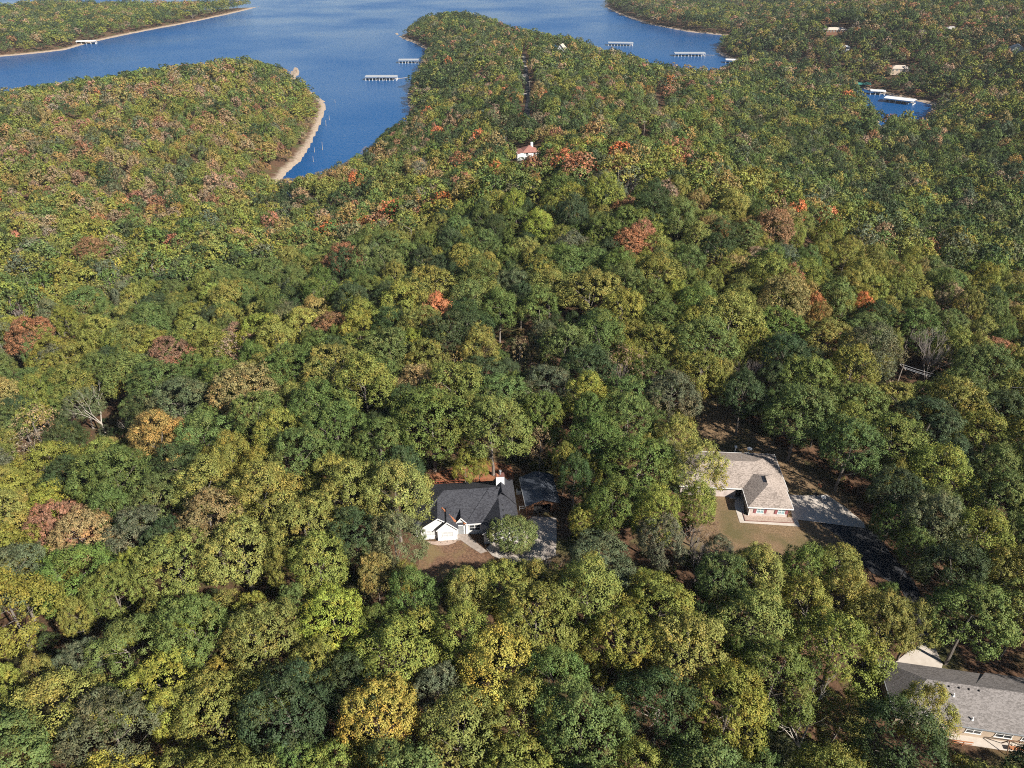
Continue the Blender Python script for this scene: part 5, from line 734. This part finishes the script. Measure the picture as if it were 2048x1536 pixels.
# patio furniture and timber rails by the grey house
o = empty('outdoor_bench', (70.6, 58.4, 43.15), R(-9.7)); tag(o, 'long white bench on the patio under the beige house windows', 'bench')
MB().box(-1.0, 1.0, -.2, .2, .42, .48).build('seat', M['white_trim'], o)
for x in (-.85, .85): MB().box(x-.05, x+.05, -.18, .18, 0, .42).build('leg', M['white_trim'], o)
def timber_rail(x, y, z, L, rz, label, mat):
    o = empty('timber_rail', (x, y, z), rz); tag(o, label, 'railing')
    MB().box(0, L, -.07, .07, .95, 1.05).build('top_rail', M[mat], o); MB().box(0, L, -.03, .03, .45, .55).build('lower_rail', M[mat], o)
    for q in range(int(L/1.5)+1): x_ = min(q*1.5, L-.05); MB().box(x_-.05, x_+.05, -.05, .05, 0, .95).build('post', M[mat], o)
timber_rail(61.6, 57.6, 43.0, 4.2, R(-8), 'orange-brown timber rail in front of the beige house', 'deck_orange')
o = empty('swing_frame', (70.2, 56.6, 43.1), R(-8)); tag(o, 'dark brown timber swing frame standing beside the patio', 'swing frame')
b = MB()
for x in (0, 3.0):
    bb = MB(); bb.tube((x, -.9, 0), (x, 0, 2.2), .07, .07, 6); bb.tube((x, .9, 0), (x, 0, 2.2), .07, .07, 6); bb.build('leg_pair', M['brown_wood'], o)
MB().tube((-.2, 0, 2.2), (3.2, 0, 2.2), .08, .08, 6).build('top_beam', M['brown_wood'], o)
MB().box(.6, 2.4, -.3, .3, .5, .56).build('seat', M['deck_orange'], o)
# ---- small things in the yards
def post_thing(name, x, y, label, cat, h, kind):
    o = empty(name, (x, y, ground_z(x, y)+.05)); tag(o, label, cat)
    MB().tube((0, 0, -.2), (0, 0, h), .09, .08, 8).build('post', M['white_trim'], o)
    if kind == 'tray':
        b = MB(); b.box(-.5, .5, -.35, .35, h, h+.07); fix_normals(b.build('tray', M['white_trim'], o)).rotation_euler = (R(12), 0, R(-12)); MB().box(-.16, .16, -.16, .16, h-.35, h-.02).build('bracket', M['white_trim'], o)
    else:
        MB().box(-.2, .2, -.2, .2, h, h+.34).build('box', M['white_trim'], o); b = MB(); b.v = [(-.28, -.28, h+.34), (.28, -.28, h+.34), (.28, .28, h+.34), (-.28, .28, h+.34), (0, 0, h+.6)]; b.f = [(0, 1, 4), (1, 2, 4), (2, 3, 4), (3, 0, 4), (3, 2, 1, 0)]; b.build('cap', M['white_trim'], o)
post_thing('bird_feeder', 51.0, 120.4, 'white post with a broad flat tray standing behind the tan roof', 'bird feeder', 2.6, 'tray')
post_thing('bird_house', 48.1, 120.6, 'white post with a small box on top, behind the tan roof', 'bird house', 2.3, 'box')
o = empty('garden_table', (62.2, 106.6, 45.15)); tag(o, 'small white round pedestal table at the far edge of the concrete driveway', 'table')
b = MB(); b.tube((0, 0, .68), (0, 0, .76), .5, .5, 14); b.build('table_top', M['white_trim'], o); MB().tube((0, 0, 0), (0, 0, .68), .14, .10, 8).build('pedestal', M['white_trim'], o)
o = empty('basketball_stand', (61.4, 108.2, 45.06), R(25)); tag(o, 'dark post stand with small orange-topped board beside the driveway', 'stand')
MB().tube((0, 0, 0), (.35, 0, 2.3), .06, .05, 8).build('pole', M['black_metal'], o); MB().box(-.4, .4, -.45, .45, 0, .18).build('base', M['black_metal'], o); MB().box(.36, .42, -.4, .4, 2.0, 2.55).build('board', M['deck_orange'], o)
o = empty('air_conditioner', (1.4, 108.6, 45.05), R(5)); tag(o, 'pale grey boxed air conditioner between the white house and the shed', 'air conditioner')
MB().box(-.5, .5, -.45, .45, 0, .95).build('casing', M['grey_metal'], o, .03); MB().tube((0, 0, .95), (0, 0, 1.0), .38, .36, 12).build('fan_grille', M['black_metal'], o)
o = empty('side_fence', (1.5, 103.6, 45.05), R(8)); tag(o, 'short pale rail fence linking the white house to the shed', 'fence')
MB().box(0, 1.3, -.03, .03, 1.0, 1.1).build('rail', M['white_trim'], o); MB().box(0, 1.3, -.03, .03, .45, .55).build('rail', M['white_trim'], o)
for x in (0.0, 1.3): MB().box(x-.06, x+.06, -.06, .06, 0, 1.2).build('post', M['white_trim'], o)

# ---- shrubs
SHR = [crown_mesh('shrub_leaves', 700+i, 12, 9, 10, .15, Rr=1.0, H=1.5, base=.0, tuft_r=.12) for i in range(2)]
def shrub(x, y, r, h, col, label, group=None, i=0):
    o = empty('shrub', (x, y, ground_z(x, y)), rng.uniform(0, 6)); tag(o, label, 'shrub', group)
    c = bpy.data.objects.new('foliage', SHR[i % 2]); link(c, o); c.scale = (r, r, h/1.5); c['tint'] = col
    MB().tube((0, 0, -.1), (0, 0, h*.6), .05, .03, 5).build('stem', M['bark'], o)
for i, (x, y, r, s) in enumerate([(-16.2, 95.6, .55, 'leftmost shrub, under the far left corner of the white gable'), (-15.2, 95.8, .58, 'brown-green shrub, second from the left under the white gable'), (-14.3, 96.0, .52, 'shrub at the inner corner where the two white gables meet'),
                               (-13.2, 95.1, .62, 'low shrub under the left edge of the projecting white gable'), (-12.0, 95.3, .64, 'clipped shrub under the middle window of the projecting white gable'), (-10.9, 95.5, .60, 'clipped shrub at the right corner of the projecting gable by the path')]):
    shrub(x, y-.25, r, .95, [.13, .095, .038], s, 'clipped shrubs along the white front gables', i)
shrub(-7.6, 96.6, .85, 1.2, [.03, .06, .02], 'dark green rounded shrub under the double window of the white house'); shrub(-5.9, 97.0, .6, 1.1, [.03, .055, .02], 'small dark green shrub at the right end of the bay wall', None, 1)
for i, (dx, r, c, s) in enumerate([(-7.2, .28, [.18, .10, .06], 'small rusty plant under the left shuttered window'), (-5.4, .34, [.20, .05, .04], 'red-brown plant between the shuttered windows, to the left'), (-4.3, .3, [.15, .16, .05], 'small yellow-green plant midway along the brick bed'), (-3.1, .26, [.3, .28, .2], 'pale plant near the middle of the brick bed'), (-1.7, .42, [.16, .06, .03], 'dark red-brown bush under the right shuttered window'), (-.6, .25, [.2, .17, .08], 'little tan plant at the driveway end of the brick bed')]):
    a = R(-4); shrub(53.96+dx*math.cos(a)+.35*math.sin(a), 101.04+dx*math.sin(a)-.35*math.cos(a), r, .5, c, s, 'plants in the brick-edged flower bed', i)
# ---- round willow-like tree on the driveway's near side
RND = crown_mesh('crown_round', 800, 46, 60, 20, .24, Rr=4.1, H=6.6, base=.7, tuft_r=.30)
o = empty('round_tree', (.1, 94.3, 45.0)); tag(o, 'round pale green feathery tree between the white house and its driveway', 'tree')
c = bpy.data.objects.new('crown', RND); link(c, o); c.scale = (.95, .95, .84); c['tint'] = [.125, .165, .058]; MB().tube((0, 0, -.2), (0, 0, 3.2), .22, .14, 8).build('trunk', M['bark'], o)

# ---- leafless and dead trees
BARE_W = [bare_mesh('dead_wood', 900+i, M['bark_pale'], [13, 12, 11][i], 6, .46, 2, .2, [.22, -.1, .1][i]) for i in range(3)]
BARE_G = [bare_mesh('bare_wood', 920+i, M['bark_grey'], 12, 5, .42, 3, .2) for i in range(2)]
TWIG = [bare_mesh('twigs', 940+i, M['bark_grey'], 12, 6, .40, 3, .16) for i in range(1)]
def dead(px_, py_, kind, s, label, zoff=8):
    """stands where the photographed tree stands: the point is taken on the ground surface"""
    x, y = px_, py_; o = empty('bare_tree', (x, y, ground_z(x, y)-.2), rng.uniform(0, 6)); tag(o, label, 'bare tree')
    m = {'w': BARE_W, 'g': BARE_G, 't': TWIG}[kind]; me = m[int(rng.random()*len(m))]; c = bpy.data.objects.new('branches', me); link(c, o); c.scale = (s, s, s)
    return o
dead(-106.2, 148.6, 'w', 1.35, 'large pale dead tree leaning in the gap beside the golden oaks')
dead(-93.3, 139.2, 'w', 1.0, 'smaller pale dead tree beneath the large leaning one')
dead(-127.0, 153.7, 'g', 0.8, 'grey leafless tree at the edge of the far western slope')
dead(-116.8, 152.2, 'g', 0.85, 'grey leafless tree next to the large dead tree')
dead(-153.4, 211.6, 'g', 0.9, 'grey branched dead tree above the orange-crowned tree')
dead(39.4, 54.2, 'w', 1.25, 'white-limbed dead tree near the grey-roofed house')
dead(55.7, 141.3, 'g', 1.25, 'dark grey dead tree in the shade behind the tan-roofed house')
dead(101.4, 146.7, 't', 1.4, 'dense grey leafless tree behind the wires')
dead(5.0, 83.9, 'g', 0.85, 'thin bare tree at the near end of the white house driveway')
dead(31.7, 84.7, 't', 1.15, 'purple-grey leafless tree before the dry lawn')
dead(-46.2, 362.8, 't', 1.5, 'broad silvery leafless tree near the cove')
dead(13.9, 61.8, 'w', 0.6, 'small broken dead tree in the near woods')
dead(87.3, 103.7, 't', 0.7, 'grey bare tree beside the asphalt drive')
dead(15.1, 160.9, 't', 0.9, 'grey leafless tree in the dark gap behind the white house')
dead(-56.7, 156.2, 'w', 0.7, 'pale bare limbs rising between olive crowns west of the white house')
dead(-59.7, 96.8, 't', 0.8, 'pale twiggy tree above the shaded track')
dead(7.1, 155.1, 'g', 0.9, 'brownish bare tree at the rim of the dark gap')
# thin leaves still hang in some of them
for x, y, lab, col, s in [(25.6, 136.4, 'thin tan tree showing grey branches behind the white house', [0.17, 0.13, 0.08], 1.15), (-13.7, 143.2, 'thin yellow-tan tree behind the white house', [0.2, 0.17, 0.07], 0.9), (-91.4, 144.7, 'brown thin-leaved tree beside the dead trees', [0.13, 0.095, 0.05], 0.9), (32.4, 91.8, 'dull brown thin-leaved tree at the lawn corner', [0.12, 0.075, 0.05], 0.8)]:
    o = empty('thin_tree', (x, y, ground_z(x, y)-.1), rng.uniform(0, 6)); tag(o, lab, 'tree')
    c = bpy.data.objects.new('crown', SPARSE[1]); link(c, o); c.scale = (s, s, s); c['tint'] = col
    c = bpy.data.objects.new('branches', BARE_G[0]); link(c, o); c.scale = (s, s, s)
# snags standing in the lake
for i, (x, y, h, s) in enumerate([(-155, 613, 5, 'pale dead snag standing in the cove, nearest the beach bend'), (-141.3, 539, 6, 'tall pale dead snag in the water at the head of the cove'), (-146.0, 533, 3.5, 'short pale dead snag in the water at the head of the cove'), (-157, 635, 4, 'pale dead snag in the open cove beyond the beach bend'), (-141, 508, 4, 'pale dead snag closest to the cove end'), (-167, 706, 3, 'small far snag off the narrow point')]):
    o = MB().tube((x, y, -2), (x+.4, y, h), .28, .10, 6).build('snag', M['bark_pale']); tag(o, s, 'dead snag', 'dead snags standing in the cove')

# ---- power line
def pole(x, y, h, label, top=True, rz=0):
    z = ground_z(x, y); o = empty('utility_pole', (x, y, z), rz); tag(o, label, 'utility pole', 'wooden utility poles')
    MB().tube((0, 0, -.5), (0, 0, h), .17, .11, 8).build('post', M['pole_wood'], o)
    if top:
        MB().box(-1.1, 1.1, -.06, .06, h-.8, h-.66).build('crossarm', M['pole_wood'], o)
        for q in (-1.0, -.4, 1.0): MB().tube((q, 0, h-.66), (q, 0, h-.4), .06, .05, 6).build('insulator', M['white_trim'], o)
    return Vector((x, y, z+h-.4))
pole_at = pole(89.5, 138.5, 12.0, 'wooden utility pole with crossarm beside the grey leafless tree', True, R(95))
far_pole = Vector((119.6, 129.1, 56.3))
for q, s in ((-1.0, 'upper bright wire running from the crossarmed pole past bare trees'), (-.3, 'middle bright wire from the crossarmed pole'), (1.0, 'lower bright wire from the crossarmed pole towards the eastern trees')):
    a = pole_at+Vector((0, q, 0)); c2 = far_pole+Vector((0, q, 0)); b = MB(); prev = a
    for t in range(1, 13):
        u = t/12; p = a.lerp(c2, u)-Vector((0, 0, 1.8*4*u*(1-u))); b.tube(prev, p, .035, .035, 5, False); prev = p
    tag(b.build('power_line', M['wire']), s, 'wire', 'wires on the utility pole')
pole(13.4, 573, 12, 'grey utility pole standing in the straight road cutting'); pole(-28.7, 420, 15, 'lone pale utility pole above the trees near the cove'); pole(76.4, 424, 14, 'utility pole in the power line cutting beyond the hill crest'); pole(90, 800, 15, 'far utility pole at the edge of the peninsula clearing'); pole(57, 872, 16, 'utility pole behind the pale steep-roofed house')

# ------------------------------------------------------------------ lake docks
def dock(name, x, y, rz, L, D, slips, roof, label, gang=None, two=True, boats=(), group='covered boat docks'):
    o = empty(name, (x, y, 0), rz); tag(o, label, 'boat dock', group)
    zr = 3.7
    fix_normals(MB().slab([(-.6, -D*.06-.6, zr), (L+.6, -D*.06-.6, zr), (L+.6, D*.5, zr+.75), (-.6, D*.5, zr+.75)], .3).build('roof_slope', M[roof], o))
    fix_normals(MB().slab([(-.6, D*.5, zr+.75), (L+.6, D*.5, zr+.75), (L+.6, D+.6, zr), (-.6, D+.6, zr)], .3).build('roof_slope', M[roof], o))
    MB().box(-.4, L+.4, D*.78, D+.2, -.3, .45).build('walkway', M['pale_concrete'], o)
    for q in range(slips+1):
        xx = L*q/slips; f = MB().box(xx-.42, xx+.42, -.3, D*.78, -.3, .42).build('finger_pier', M['white_roof'], o)
        MB().box(xx-.14, xx+.14, -.25, .05, .42, zr-.2).build('post', M['white_trim'], f); MB().box(xx-.12, xx+.12, D*.7, D*.7+.25, .42, zr-.1).build('post', M['white_trim'], f)
    if gang:
        gx, gy = gang; d = math.hypot(gx-L, gy-D*.9); g_ = MB().box(0, d, -.5, .5, .3, .5).build('gangway', M['pale_concrete'], o); g_.location = (L, D*.9, 0); g_.rotation_euler = (0, 0, math.atan2(gy-D*.9, gx-L))
    ca, sa = math.cos(rz), math.sin(rz)
    for q, lab in boats:
        xx = L*(q+.5)/slips; bx, by = x+xx*ca-D*.35*sa, y+xx*sa+D*.35*ca
        t = empty('moored_boat', (bx, by, .05), rz-math.pi/2); tag(t, lab, 'boat', 'boats moored in the docks')
        b = MB(); n = 8; Lb, w_ = D*.62, 1.15
        for z, kx in ((0, .7), (.85, 1.0)):
            for s_ in range(n+1):
                u = s_/n; half = w_*kx*(1-max(0, u-.45)**2/.30); b.v += [(-Lb/2+Lb*u, -half, z), (-Lb/2+Lb*u, half, z)]
        m_ = 2*(n+1)
        for s_ in range(n):
            i = 2*s_; b.f += [(i, i+2, m_+i+2, m_+i), (i+1, m_+i+1, m_+i+3, i+3), (i, i+1, i+3, i+2)]
        b.f += [(0, m_, m_+1, 1), (m_-2, m_-1, 2*m_-1, 2*m_-2)]
        b.box(-Lb/2+.2, Lb/2-1.6, -w_*.8, w_*.8, .55, .62); fix_normals(b.build('hull', M['white_roof'], t))
        MB().box(-.7, .5, -.7, .7, .6, 1.25).build('console', M['white_trim'], t); MB().box(-1.3, 1.0, -.9, .9, 2.0, 2.08).build('canopy', M['far_blue'], t)
        bb = MB()
        for x_ in (-1.1, .8):
            for y_ in (-.8, .8): bb.tube((x_, y_, .7), (x_, y_, 2.0), .035, .035, 5)
        bb.build('canopy_frame', M['grey_metal'], t)
dock('boat_dock', -157.0, 817.0, R(0), 33, 11, 9, 'silver_roof', 'long pale-roofed dock with many slips joined to the shore by a gangway', (44, 16), boats=((3, 'white boat in the long pale-roofed dock, left of two'), (5, 'white boat in the long pale-roofed dock, right of two')))
dock('boat_dock', -136.0, 928, R(1), 23, 10, 6, 'silver_roof', 'shorter grey-roofed dock beyond the long one, close to the wooded point', (30, 12), boats=((2, 'white boat under the shorter grey-roofed dock'),))
dock('boat_dock', 133.0, 1074, R(-6), 33, 12, 8, 'silver_roof', 'pale dock half hidden behind the wooded point', None)
dock('boat_dock', 206.5, 981, R(0), 38, 11, 9, 'silver_roof', 'long grey-roofed dock in the middle of the right-hand inlet'.replace('right-hand ', 'narrow '), (52, 8), boats=((4, 'white boat in the grey-roofed dock of the narrow inlet'),))
dock('boat_dock', 258, 930, R(-12), 14, 9, 3, 'white_roof', 'small white-roofed dock where the inlet narrows', None)
dock('boat_dock', 353, 742, R(-14), 13, 8, 3, 'white_roof', 'small white-roofed dock beside the large white one in the back cove', None)
dock('boat_dock', 351.5, 708.5, R(-38), 25, 12, 5, 'white_roof', 'large white-roofed dock lying aslant in the back cove', None)
dock('boat_dock', 346, 778, R(-8), 21, 9, 4, 'green_roof', 'green-roofed dock at the end of the back cove', None)
dock('boat_dock', -606, 1087, R(14), 24, 10, 4, 'white_roof', 'lone white-roofed dock on the far wooded shore', None)

# ------------------------------------------------------------------ houses among the far trees
def far_house(x, y, rz, w, d, hh, rise, roof, wall, label, name='house', chimney=False, ell=False, front=True):
    o = empty(name, (x, y, ground_z(x, y)), rz); tag(o, label, 'house')
    MB().box(-w/2, w/2, -d/2, d/2, -1.5, hh).build('wall', M[wall], o)
    if front:   # gable towards the camera side
        fix_normals(MB().prism_y([(-w/2+.02, hh-.02), (w/2-.02, hh-.02), (0, hh+rise-.12)], -d/2+.02, d/2-.02).build('gable_wall', M[wall], o))
        gable_roof(o, M[roof], -w/2-.5, w/2+.5, 0, -d/2-.5, d/2+.5, hh-.2, hh+rise, .2, trim=False)
    else:
        for f in hip_faces(-w/2-.5, w/2+.5, -d/2-.5, d/2+.5, hh-.05, hh+rise): fix_normals(MB().slab(f, .2).build('roof_slope', M[roof], o))
    if chimney: MB().box(w*.1, w*.1+1.3, 0, 1.1, hh, hh+rise+1.4).build('chimney', M['white_siding'], o)
    n = max(2, int(w/3.5))
    for q in range(n): window(o, -w/2+w*(q+.5)/n, -d/2, hh-1.9 if hh < 4 else hh-2.2, 1.3, 1.3, 1, 'glass')
    return o
rh = far_house(9.5, 400, R(12), 8.5, 8, 3.7, 2.6, 'far_red', 'white_siding', 'white house with a rounded reddish roof and white chimney beyond the crest', chimney=True, front=False)
b = MB(); b.box(-7.6, -4.2, -4.6, 3, -1.5, 3.4); b.build('wing_wall', M['white_siding'], rh); fix_normals(MB().slab([(-7.9, -4.9, 3.3), (-4.2, -4.9, 4.2), (-4.2, 3.3, 4.2), (-7.9, 3.3, 3.3)], .2).build('roof_slope', M['far_red'], rh))
far_house(54.6, 857, R(-18), 9, 10, 6.0, 5.0, 'far_tan', 'white_siding', 'steep-gabled cream house on the wooded peninsula')
far_house(-20.2, 519, R(20), 11, 9, 4.2, 2.4, 'far_blue', 'beige_siding', 'house with a blue-grey metal roof low among the trees', front=False)
far_house(-30.8, 702, R(8), 11, 9, 4.6, 2.6, 'far_red', 'beige_siding', 'house with a dull pink roof nearest the wooded western shore', front=False)
far_house(59.7, 716, R(-10), 11, 8, 4.4, 2.6, 'far_grey', 'white_siding', 'grey-roofed house in the brown trees of the peninsula', front=False)
ch_ = far_house(275.3, 562.2, R(-34), 17, 9, 4.5, 3.0, 'far_blue', 'white_siding', 'slate-blue roofed house above the back cove, white gable end showing', front=False)
fix_normals(MB().prism_y([(-3, 4.3), (3, 4.3), (0, 7.0)], -5.2, 0).build('dormer_gable', M['white_siding'], ch_))
far_house(386, 941, R(4), 26, 9, 4.4, 2.4, 'far_tan', 'brown_wood', 'long low tan-roofed house on the dark eastern hill', front=False)
far_house(400, 792, R(-6), 19, 10, 4.6, 2.6, 'far_tan', 'beige_siding', 'beige-roofed house just above the back cove', front=False)
far_house(500, 771, R(-25), 13, 11, 4.8, 3.6, 'far_blue', 'white_siding', 'white gabled house at the edge of the eastern hill')
far_house(488, 877, R(10), 15, 10, 4.6, 2.6, 'far_grey', 'beige_siding', 'grey-roofed house in a dark clearing high on the eastern hill', front=False)
far_house(379, 884, R(0), 7, 6, 4.2, 2.0, 'white_roof', 'white_siding', 'tiny white building below the long tan-roofed house', front=False)
far_house(-332.5, 801, R(0), 8, 6, 5.0, 2.0, 'far_tan', 'beige_siding', 'single small tan roof on the western peninsula', front=False)
o = empty('camper_van', (132.5, 446.5, ground_z(132.5, 446.5)), R(10)); tag(o, 'white camper parked among trees right of the pale driveway'.replace('right of', 'beyond'), 'camper')
MB().box(-3.6, 3.6, -1.25, 1.25, .55, 3.1).build('body', M['white_trim'], o, .25); MB().box(-3.0, 1.5, -1.27, -1.25, 1.7, 2.4).build('window', M['glass'], o)
for x in (-2.2, 2.2):
    for y in (-1.15, 1.15): MB().tube((x, y-.12, .4), (x, y+.12, .4), .4, .4, 12).build('wheel', M['black_metal'], o)
